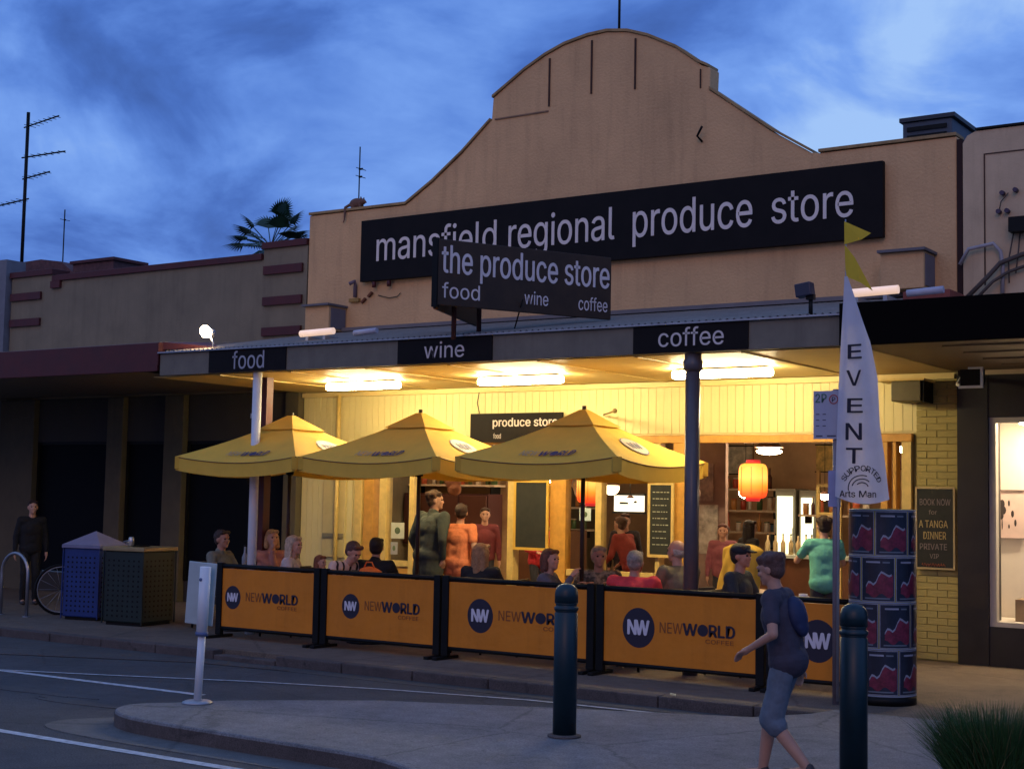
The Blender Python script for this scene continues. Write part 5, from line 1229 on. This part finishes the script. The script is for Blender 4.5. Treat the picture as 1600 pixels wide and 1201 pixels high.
# in the street
person('person in black standing in the shade by the bicycle at the far left', (-17.95, 14.0, .1), RAD(-30), 1.64, seated=False, shirt=(.008, .008, .009), hair=(.03, .015, .01), pants=(.008, .008, .009), vox=.013)
wk = person('stooping pedestrian walking left in a navy top and long pale shorts near the bollards', (-3.52, 8.2, .12), RAD(185), 1.52, seated=False, lean=11, nod=16, shirt=(.040, .034, .050), sleeve='short', shorts=True, pants=(.10, .12, .15), hairstyle='curly', hair=(.10, .045, .032), stride=.8, build=1.02, vox=.0075, sk=skinD, hands=((-.22, .22, 1.02), (.22, -.02, .88)))
def backpack():
    la = RAD(14)
    return blobpart('backpack', [('e', (0, -.07, 1.27), (.125, .075, .14), (-la, 0, 0)), ('e', (0, -.10, 1.21), (.10, .05, .10), (-la, 0, 0)), ('c', (-.11, .10, 1.40), (-.12, .0, 1.15), .014, .014), ('c', (.11, .10, 1.40), (.12, .0, 1.15), .014, .014)], mat('backpack_cloth', (.014, .020, .060), .7, var=.15), wk, .009, 2, .01)
backpack()

# ------------------------------------------------------------------ street furniture
def bollard(x, y, lb, z0=.12):
    t = thing('bollard', lb, 'bollard', (x, y, z0), 'dark teal bollards on the island')
    r = .084
    part('shaft', MB().lathe((0, 0, 0), [(r, 0), (r, .865), (r*.93, .870), (r*.93, .880), (r, .885)], 28), bollM, t, local=True)
    part('neck', MB().lathe((0, 0, .886), [(r*1.0, 0), (r*1.04, .008), (r*1.04, .022), (r*.90, .03), (r*.90, .042), (r*1.0, .052)], 28), bollM, t, local=True)
    part('dome', MB().lathe((0, 0, .939), [(r, 0), (r, .055), (r*.97, .08), (r*.86, .105), (r*.62, .125), (r*.3, .135), (.002, .137)], 28), bollM, t, local=True)
    part('base_plate', MB().lathe((0, 0, 0), [(.12, 0), (.12, .012), (r*1.05, .02)], 28), kerb_mat, t, local=True)
    return t
b1 = bollard(-5.52, 8.93, 'dark teal bollard in front of the third orange barrier')
place_copy(b1, (-3.27, 8.62, .12), 'dark teal bollard in front of the poster column')
# island keep-left post
ip = thing('traffic_post', 'white post with a blank back of a sign plate on the traffic island nose', 'post', (-8.62, 8.39, .12))
part('base_plate', MB().lathe((-8.62, 8.39, .12), [(.12, 0), (.12, .012), (.10, .022), (.04, .028)], 28), steel, ip)
lx = .045
part('pole', MB().tube([(-8.62, 8.39, .145), (-8.62+lx*.6, 8.39, .72)], .031, 16), white_p, ip)
part('sleeve', MB().tube([(-8.62+lx*.55, 8.385, .66), (-8.62+lx, 8.385, 1.20)], .044, 16), white_p, ip)
part('clamp', MB().tube([(-8.62+lx*.6, 8.385, .655), (-8.62+lx*.62, 8.385, .685)], .050, 16), mat('blue_clamp', (.08, .11, .22), .5), ip)
part('sign_plate', MB().obox((-8.69, 8.455, .98), (.27, .012, .50), (0, RAD(3), RAD(10))), mat('sign_back', (.36, .42, .42), .5, var=.1), ip, bevel=.02)
part('bolt', MB().ball((-8.58, 8.34, 1.10), .014), mat('blue_clamp', (.08, .11, .22), .5), ip)
# parking sign post
sp_ = thing('parking_sign', 'grey sign post with a white two hour parking plate beside the event flag', 'sign', (-4.70, 11.97, .1))
part('pole', MB().tube([(-4.70, 11.97, .1), (-4.70, 11.97, 2.78)], .028, 12), mat('dull_post_steel', (.20, .17, .19), .5, .3, var=.2), sp_)
part('sign_plate', MB().box(-4.885, -4.635, 11.915, 11.925, 2.35, 2.765), mat('sign_white', (.34, .34, .42), .5, var=.08), sp_, bevel=.002)
fr = frameXZ(11.914)
lettering('2P', -4.865, -4.765, 2.665, 2.74, fr, mat('sign_green', (.05, .14, .10), .5), sp_, bold=.02, thick=.001)
cm_ = MB(); n = 24
vs = [(-4.70+rr*cos(2*pi*k/n), 11.912, 2.69+rr*sin(2*pi*k/n)) for rr in (.042, .032) for k in range(n)]
cm_.add(vs, [(k, (k+1) % n, n+(k+1) % n, n+k) for k in range(n)]); part('red_ring', cm_, mat('sign_red', (.30, .05, .06), .5), sp_)
lettering('P', -4.715, -4.685, 2.67, 2.71, fr, mat('sign_dark', (.06, .06, .09), .5), sp_, bold=.02, thick=.001)
mk = MB()
for r in range(3):
    for c in range(2): mk.box(-4.86+c*.06, -4.83+c*.06, 11.9125, 11.9135, 2.56-r*.05, 2.567-r*.05)
mk.box(-4.86, -4.80, 11.9125, 11.9135, 2.37, 2.382).box(-4.76, -4.68, 11.9125, 11.9135, 2.37, 2.382)
part('print', mk, mat('sign_dark', (.06, .06, .09), .5), sp_)
part('sleeve', MB().box(-4.755, -4.645, 11.93, 11.94, 1.77, 2.08), mat('sleeve_blue', (.25, .26, .42), .6), sp_)
# event flag
fl_ = thing('event_flag', 'tall white feather flag reading EVENT with a yellow pennant on top', 'flag', (-4.62, 11.88, .1))
fp_ = [(-4.655, .14), (-4.650, 1.85), (-4.635, 2.6), (-4.60, 3.3), (-4.585, 3.75), (-4.59, 4.24)]
part('pole', MB().tube([(x, 11.90, z) for x, z in fp_], [.014, .013, .012, .010, .008, .006], 8), steel, fl_)
def px(X, Y): return (1250+X/2.67, 350+Y/2.67)
def interp(tab, z):
    for (z0, a), (z1, b) in zip(tab, tab[1:]):
        if z <= z1: return a+(b-a)*(z-z0)/(z1-z0)
    return tab[-1][1]
lefts = [(1.84, -4.665), (2.2, -4.655), (2.6, -4.64), (3.1, -4.62), (3.5, -4.60), (3.74, -4.588)]
rights = [(1.84, -4.18), (2.0, -4.20), (2.22, -4.225), (2.45, -4.26), (2.85, -4.28), (3.15, -4.34), (3.46, -4.455), (3.70, -4.545), (3.74, -4.56)]
fmx = MB(); nu, nv = 14, 40; vs = []
def flag_y(x, z): return 11.88+.030*sin((x+4.6)*16+z*2.2)*min(1, (x+4.67)*4+.05)-.02
for j in range(nv+1):
    for i in range(nu+1):
        z = 1.84+(3.74-1.84)*j/nv; a, b = interp(lefts, z), interp(rights, z); x = a+(b-a)*i/nu
        zb = z-(.05*sin(pi*i/nu)*(1-j/nv)+.02*(1-i/nu)*(1-j/nv)*-1)
        vs.append((x, flag_y(x, z), zb))
fmx.add(vs, [(j*(nu+1)+i, j*(nu+1)+i+1, (j+1)*(nu+1)+i+1, (j+1)*(nu+1)+i) for j in range(nv) for i in range(nu)], True)
part('flag_cloth', fmx, mat('white_flag_cloth', (.56, .57, .66), .8, var=.08, vscale=6, transluc=.3, tcol=(.6, .6, .66)), fl_)
yp = MB()
for tri in ([(-4.592, 4.22), (-4.36, 4.10), (-4.44, 4.05), (-4.594, 4.02)], [(-4.592, 4.02), (-4.50, 3.90), (-4.34, 3.60), (-4.45, 3.68), (-4.588, 3.745)]):
    yp.add([(x, 11.885+.012*sin(x*40+z*9), z) for x, z in tri], [tuple(range(len(tri)))])
part('pennant', yp, mat('yellow_pennant', (.66, .46, .035), .8, var=.1, transluc=.25), fl_)
ink = mat('flag_ink', (.04, .04, .07), .7)
def flag_text(s, x0, x1, z0, z1, bold=.02, rot=0):
    o = lettering(s, x0, x1, z0, z1, frameXZ(0), ink, fl_, bold=bold, thick=.0005)
    off = worldloc(fl_)
    for v in o.data.vertices:
        w = v.co+off
        if rot:
            cxx, czz = (x0+x1)/2, (z0+z1)/2; dx, dz = w.x-cxx, w.z-czz
            w.x = cxx+dx*cos(rot)-dz*sin(rot); w.z = czz+dx*sin(rot)+dz*cos(rot)
        w.y = flag_y(w.x, w.z)-.006; v.co = w-off
for s, z0, z1, x0 in (('E', 3.03, 3.15, -4.555), ('V', 2.80, 2.93, -4.565), ('E', 2.57, 2.69, -4.555), ('N', 2.34, 2.48, -4.565), ('T', 2.14, 2.27, -4.56)):
    flag_text(s, x0, x0+.125, z0, z1)
cxx, czz, rr = -4.43, 1.93, .17
for k, ch in enumerate('SUPPORTED'):
    a = RAD(150-15.5*k); x = cxx+rr*cos(a); z = czz+rr*sin(a)
    flag_text(ch, x-.02, x+.02, z-.024, z+.024, .015, a-pi/2)
ringm = MB()
for q in range(3):
    ringm.tube([(cxx+(.05+.03*q)*cos(a), flag_y(cxx+(.05+.03*q)*cos(a), czz)-.006, czz+(.05+.03*q)*sin(a)) for a in [RAD(20+10*k+q*25) for k in range(13)]], .004, 4)
part('emblem', ringm, ink, fl_)
flag_text('Arts Man', -4.62, -4.31, 1.855, 1.91)
# poster column
pc = thing('poster_column', 'round advertising column covered with rows of dark mountain posters', 'advertising column', (-4.445, 12.40, .1))
RC = .283
part('drum', MB().lathe((0, 0, 0), [(RC-.004, 0), (RC-.004, 1.64), (RC-.03, 1.66), (.02, 1.66)], 40), mat('yellow_drum', (.30, .28, .06), .6), pc, local=True)
part('plinth', MB().lathe((0, 0, 0), [(RC+.004, 0), (RC+.004, .075)], 40), black, pc, local=True)
for i in range(5): part('strap', MB().lathe((0, 0, .075+i*.392), [(RC+.002, 0), (RC+.002, .012)], 40), mat('grey_strap', (.22, .24, .30), .5), pc, local=True)
def cyl_pt(s, z, dr): a = s/RC; return ((RC+dr)*sin(a), -(RC+dr)*cos(a), z)
def poster_mesh():
    W, H_ = .285, .372; m = MB(); n = 10
    def sheet(s0, s1, z0, z1, dr, mi, zf=None):
        m.cm = mi; vs = []
        for i in range(n+1):
            s = s0+(s1-s0)*i/n; za, zb = (z0, z1) if zf is None else zf(s)
            vs += [cyl_pt(s, za, dr), cyl_pt(s, zb, dr)]
        m.add(vs, [(2*i, 2*i+2, 2*i+3, 2*i+1) for i in range(n)])
    sheet(-W/2, W/2, 0, H_, .0015, 0)
    sheet(-W/2+.006, W/2-.006, .006, H_-.006, .0028, 1)
    ridge = lambda s: .12+.16*max(0, (s+.10)/.2)+.03*sin(s*60)-(.12*max(0, (s-.075)/.06))
    sheet(-.10, .128, 0, 0, .004, 2, lambda s: (.05+.02*sin(s*50), ridge(s)))
    sheet(-.10, .115, 0, 0, .0052, 0, lambda s: (ridge(s)-.012, ridge(s)+.006))
    sheet(-.10, .02, .325, .340, .004, 0); sheet(.04, .10, .325, .338, .004, 3); sheet(-.11, .10, .02, .032, .004, 3)
    return m.mesh('poster', [mat('poster_white', (.25, .26, .32), .5, var=.25, vscale=20), mat('poster_navy', (.012, .016, .030), .35, var=.4, vscale=10), mat('poster_maroon', (.14, .014, .035), .4, var=.5, vscale=18), mat('poster_grey', (.12, .14, .17), .5)])
pm = poster_mesh()
for r in range(4):
    for k in range(6):
        o = bpy.data.objects.new('poster', pm); COL.objects.link(o); o.parent = pc; o.location = (0, 0, .092+r*.392); o.rotation_euler = (0, 0, 2*pi*k/6+(RAD(18), RAD(44), RAD(12), RAD(37))[r])
# litter bins
def bin_box(x, y, s, h, rz, m, capm, lb, pyramid):
    t = thing('litter_bin', lb, 'litter bin', (x, y, .1), rz=rz)
    part('body', MB().box(-s/2, s/2, -s/2, s/2, .04, h), m, t, local=True, bevel=.015)
    part('plinth', MB().box(-s/2+.03, s/2-.03, -s/2+.03, s/2-.03, 0, .04), black, t, local=True)
    hol = MB()
    nx, nz = 7, 12
    for fx in (-1, 1):
        for i in range(nx):
            for j in range(nz):
                a = -s/2+.07+(s-.14)*i/(nx-1); z = .12+(h-.24)*j/(nz-1)
                hol.box(a-.011, a+.011, fx*s/2-.003, fx*s/2+.003, z-.011, z+.011); hol.box(fx*s/2-.003, fx*s/2+.003, a-.011, a+.011, z-.011, z+.011)
    part('perforations', hol, black, t, local=True, kind='stuff')
    e = s/2+.025
    if pyramid:
        part('lid', MB().box(-e, e, -e, e, h, h+.04), capm, t, local=True, bevel=.006)
        part('hood', MB().add([(-e, -e, h+.042), (e, -e, h+.042), (e, e, h+.042), (-e, e, h+.042), (0, 0, h+.22)], [(3, 2, 1, 0), (0, 1, 4), (1, 2, 4), (2, 3, 4), (3, 0, 4)]), capm, t, local=True)
    else:
        part('lid', MB().box(-e, e, -e, e, h, h+.05), capm, t, local=True, bevel=.008)
        part('opening', MB().lathe((0, 0, h+.051), [(.10, 0), (.12, .01)], 20), black, t, local=True)
    for sx in (-1, 1):
        for sy in (-1, 1): part('corner_post', MB().box(*sorted((sx*s/2, sx*(s/2+.014))), *sorted((sy*s/2, sy*(s/2+.014))), .02, h-.005), m, t, local=True)
    return t
bin_box(-15.40, 13.05, .56, .93, RAD(12), binB, mat('mauve_lid', (.17, .16, .24), .5, var=.15), 'blue perforated litter bin with a pyramid hood left of the dark green bin', True)
bin_box(-14.42, 12.95, .62, .93, RAD(8), binG, mat('brassy_lid', (.30, .22, .10), .4, .3, var=.2), 'dark green litter bin with a flat pale edged lid', False)
cn = thing('drink_can', 'crushed silver drink can on the lid of the dark green bin', 'can', (-14.50, 12.86, 1.085))
part('body', MB().lathe((0, 0, 0), [(.028, 0), (.036, .01), (.036, .10), (.028, .115)], 14), mat('can_silver', (.5, .48, .45), .3, .8), cn, local=True); part('lid', MB().lathe((0, 0, .116), [(.027, 0), (.02, .003)], 12), steel, cn, local=True)
# bicycle hoops and bicycle
for i, (x, y, lb) in enumerate(((-16.45, 12.6, 'steel bicycle hoop at the far left beside the bicycle'), (-17.6, 12.9, 'steel bicycle hoop cut by the left edge'))):
    w = .27; pts = [(x-w, y, .1), (x-w, y, .60)]+[(x-w*cos(pi*k/12), y, .66+w*sin(pi*k/12)) for k in range(13)]+[(x+w, y, .60), (x+w, y, .1)]
    t = thing('bicycle_hoop', lb, 'bicycle hoop', (x, y, .1), 'steel bicycle hoops')
    part('hoop', MB().tube(pts, .024, 10), mat('hoop_steel', (.30, .29, .30), .35, .8, var=.15), t)
    for sx in (-w, w): part('flange', MB().lathe((x+sx, y, .1), [(.05, 0), (.05, .01)], 14), steel, t)
bk = thing('bicycle', 'dark bicycle leaning behind the blue litter bin', 'bicycle', (-15.85, 13.55, .1), rz=RAD(52))
def wheel(x):
    w = part('wheel', MB().tube([(x+.33*cos(2*pi*k/28), 0, .34+.33*sin(2*pi*k/28)) for k in range(29)], .018, 6), black, bk, local=True)
    part('rim', MB().tube([(x+.305*cos(2*pi*k/28), 0, .34+.305*sin(2*pi*k/28)) for k in range(29)], .009, 5), steel, w, local=True)
    sp = MB()
    for k in range(14): a = 2*pi*k/14; sp.tube([(x, .0, .34), (x+.3*cos(a), 0, .34+.3*sin(a))], .0022, 4)
    part('spokes', sp, steel, w, local=True, kind='stuff')
wheel(-.52); wheel(.52)
fm = mat('bicycle_frame_paint', (.03, .03, .035), .3)
part('frame', MB().tube([(-.52, 0, .34), (-.08, 0, .30), (-.18, 0, .80)], .016, 8).tube([(-.52, 0, .34), (-.17, 0, .74), (.36, 0, .82)], .016, 8).tube([(-.08, 0, .30), (.38, 0, .72)], .018, 8).tube([(.34, 0, .92), (.40, 0, .66), (.52, 0, .34)], .016, 8), fm, bk, local=True)
part('saddle', MB().ball((-.20, 0, .87), (.13, .07, .03)), black, bk, local=True)
part('handlebar', MB().tube([(.30, -.28, .98), (.36, -.2, 1.0), (.34, 0, .95), (.36, .2, 1.0), (.30, .28, .98)], .013, 8), steel, bk, local=True)
part('crank', MB().tube([(-.08, -.08, .15), (-.08, -.06, .30), (-.08, .06, .30), (-.08, .08, .45)], .012, 6), steel, bk, local=True)
# litter on the kerb
solo('litter', MB().obox((-5.95, 11.40, .13), (.05, .03, .012), (0, .2, .4)), mat('pale_litter', (.7, .65, .35), .5), 'small pale scrap of litter on the kerb left of the pedestrian', 'litter')

# ornamental grass clump at the bottom right
def grass(x, y, z, lb, n, rad, h, seed):
    r = random.Random(seed); mb = MB()
    for i in range(n):
        a = r.uniform(0, 2*pi); q = rad*math.sqrt(r.random())*.75; bx, by = q*cos(a), q*sin(a)
        out_ = r.uniform(.05, .75)*(q/rad+.3); hh = h*r.uniform(.5, .95)*(1-.2*(q/rad)**2); w = r.uniform(.003, .006); tw = r.uniform(0, pi)
        dx, dy = cos(a+r.uniform(-.6, .6))*out_*hh, sin(a+r.uniform(-.6, .6))*out_*hh; wx, wy = w*cos(tw), w*sin(tw)
        vs = []
        for k in range(4):
            t_ = k/3; ww = 1-t_*.9; px_, py_, pz_ = bx+dx*t_**1.8, by+dy*t_**1.8, hh*(t_-.12*out_*t_*t_)
            vs += [(px_-wx*ww, py_-wy*ww, pz_), (px_+wx*ww, py_+wy*ww, pz_)]
        mb.cm = 3 if i % 13 == 0 else i % 3
        mb.add(vs, [(0, 1, 3, 2), (2, 3, 5, 4), (4, 5, 7, 6)])
    t = thing('grass_clump', lb, 'grass clump', (x, y, z))
    gm = [mat('grass_blade_a', (.012, .050, .010), .6, var=.3), mat('grass_blade_b', (.022, .075, .014), .6, var=.3), mat('grass_blade_c', (.035, .085, .020), .6, var=.3), mat('dry_grass_blade', (.16, .12, .05), .7, var=.3)]
    part('blades', mb, gm, t, local=True, kind='stuff')
    part('crown_base', MB().ball((0, 0, .03), (rad*.6, rad*.6, .08), 16, 8), mat('soil', (.03, .02, .012), .9), t, local=True)
grass(-2.50, 8.92, .12, 'bushy dark green grass clump at the bottom right corner', 5200, .36, .57, 3)

# palm behind the left building
pm_ = thing('palm_tree', 'fan palm whose dark crown shows above the left building', 'palm tree', (-28.6, 30, 0))
PZ = 8.72
part('trunk', MB().tube([(0, 0, 0), (.1, 0, 3), (0, 0, 6), (.05, 0, PZ-.1)], [.26, .2, .18, .2], 12), mat('palm_trunk', (.08, .055, .035), .9, var=.3, bump=.5, bscale=12), pm_, local=True)
pl_m = mat('palm_leaf', (.018, .045, .018), .5, var=.3)
rp = random.Random(11)
for i in range(36):
    az = rp.uniform(0, 2*pi); el = rp.uniform(-.7, 1.25); d = Vector((cos(az)*cos(el), sin(az)*cos(el), sin(el))); L_ = rp.uniform(.6, .95)
    hub = Vector((.05, 0, PZ))+d*L_; sd = d.cross(Vector((0, 0, 1))).normalized(); up = sd.cross(d).normalized(); mb = MB()
    mb.tube([(.05, 0, PZ), tuple(hub)], .015, 4, smooth=False)
    for k in range(17):
        f = -1.25+2.5*k/16; dd = (d*cos(f)+sd*sin(f)).normalized(); ll = .66*(1-.12*abs(f)); w = .034; n_ = (sd*cos(f)-d*sin(f))*w
        mid = hub+dd*ll*.55+up*.02; tip = hub+dd*ll-Vector((0, 0, .12*ll+.05*abs(f)))
        mb.add([tuple(hub), tuple(mid-n_), tuple(tip), tuple(mid+n_)], [(0, 1, 2, 3)])
    part('frond', mb, pl_m, pm_, local=True)
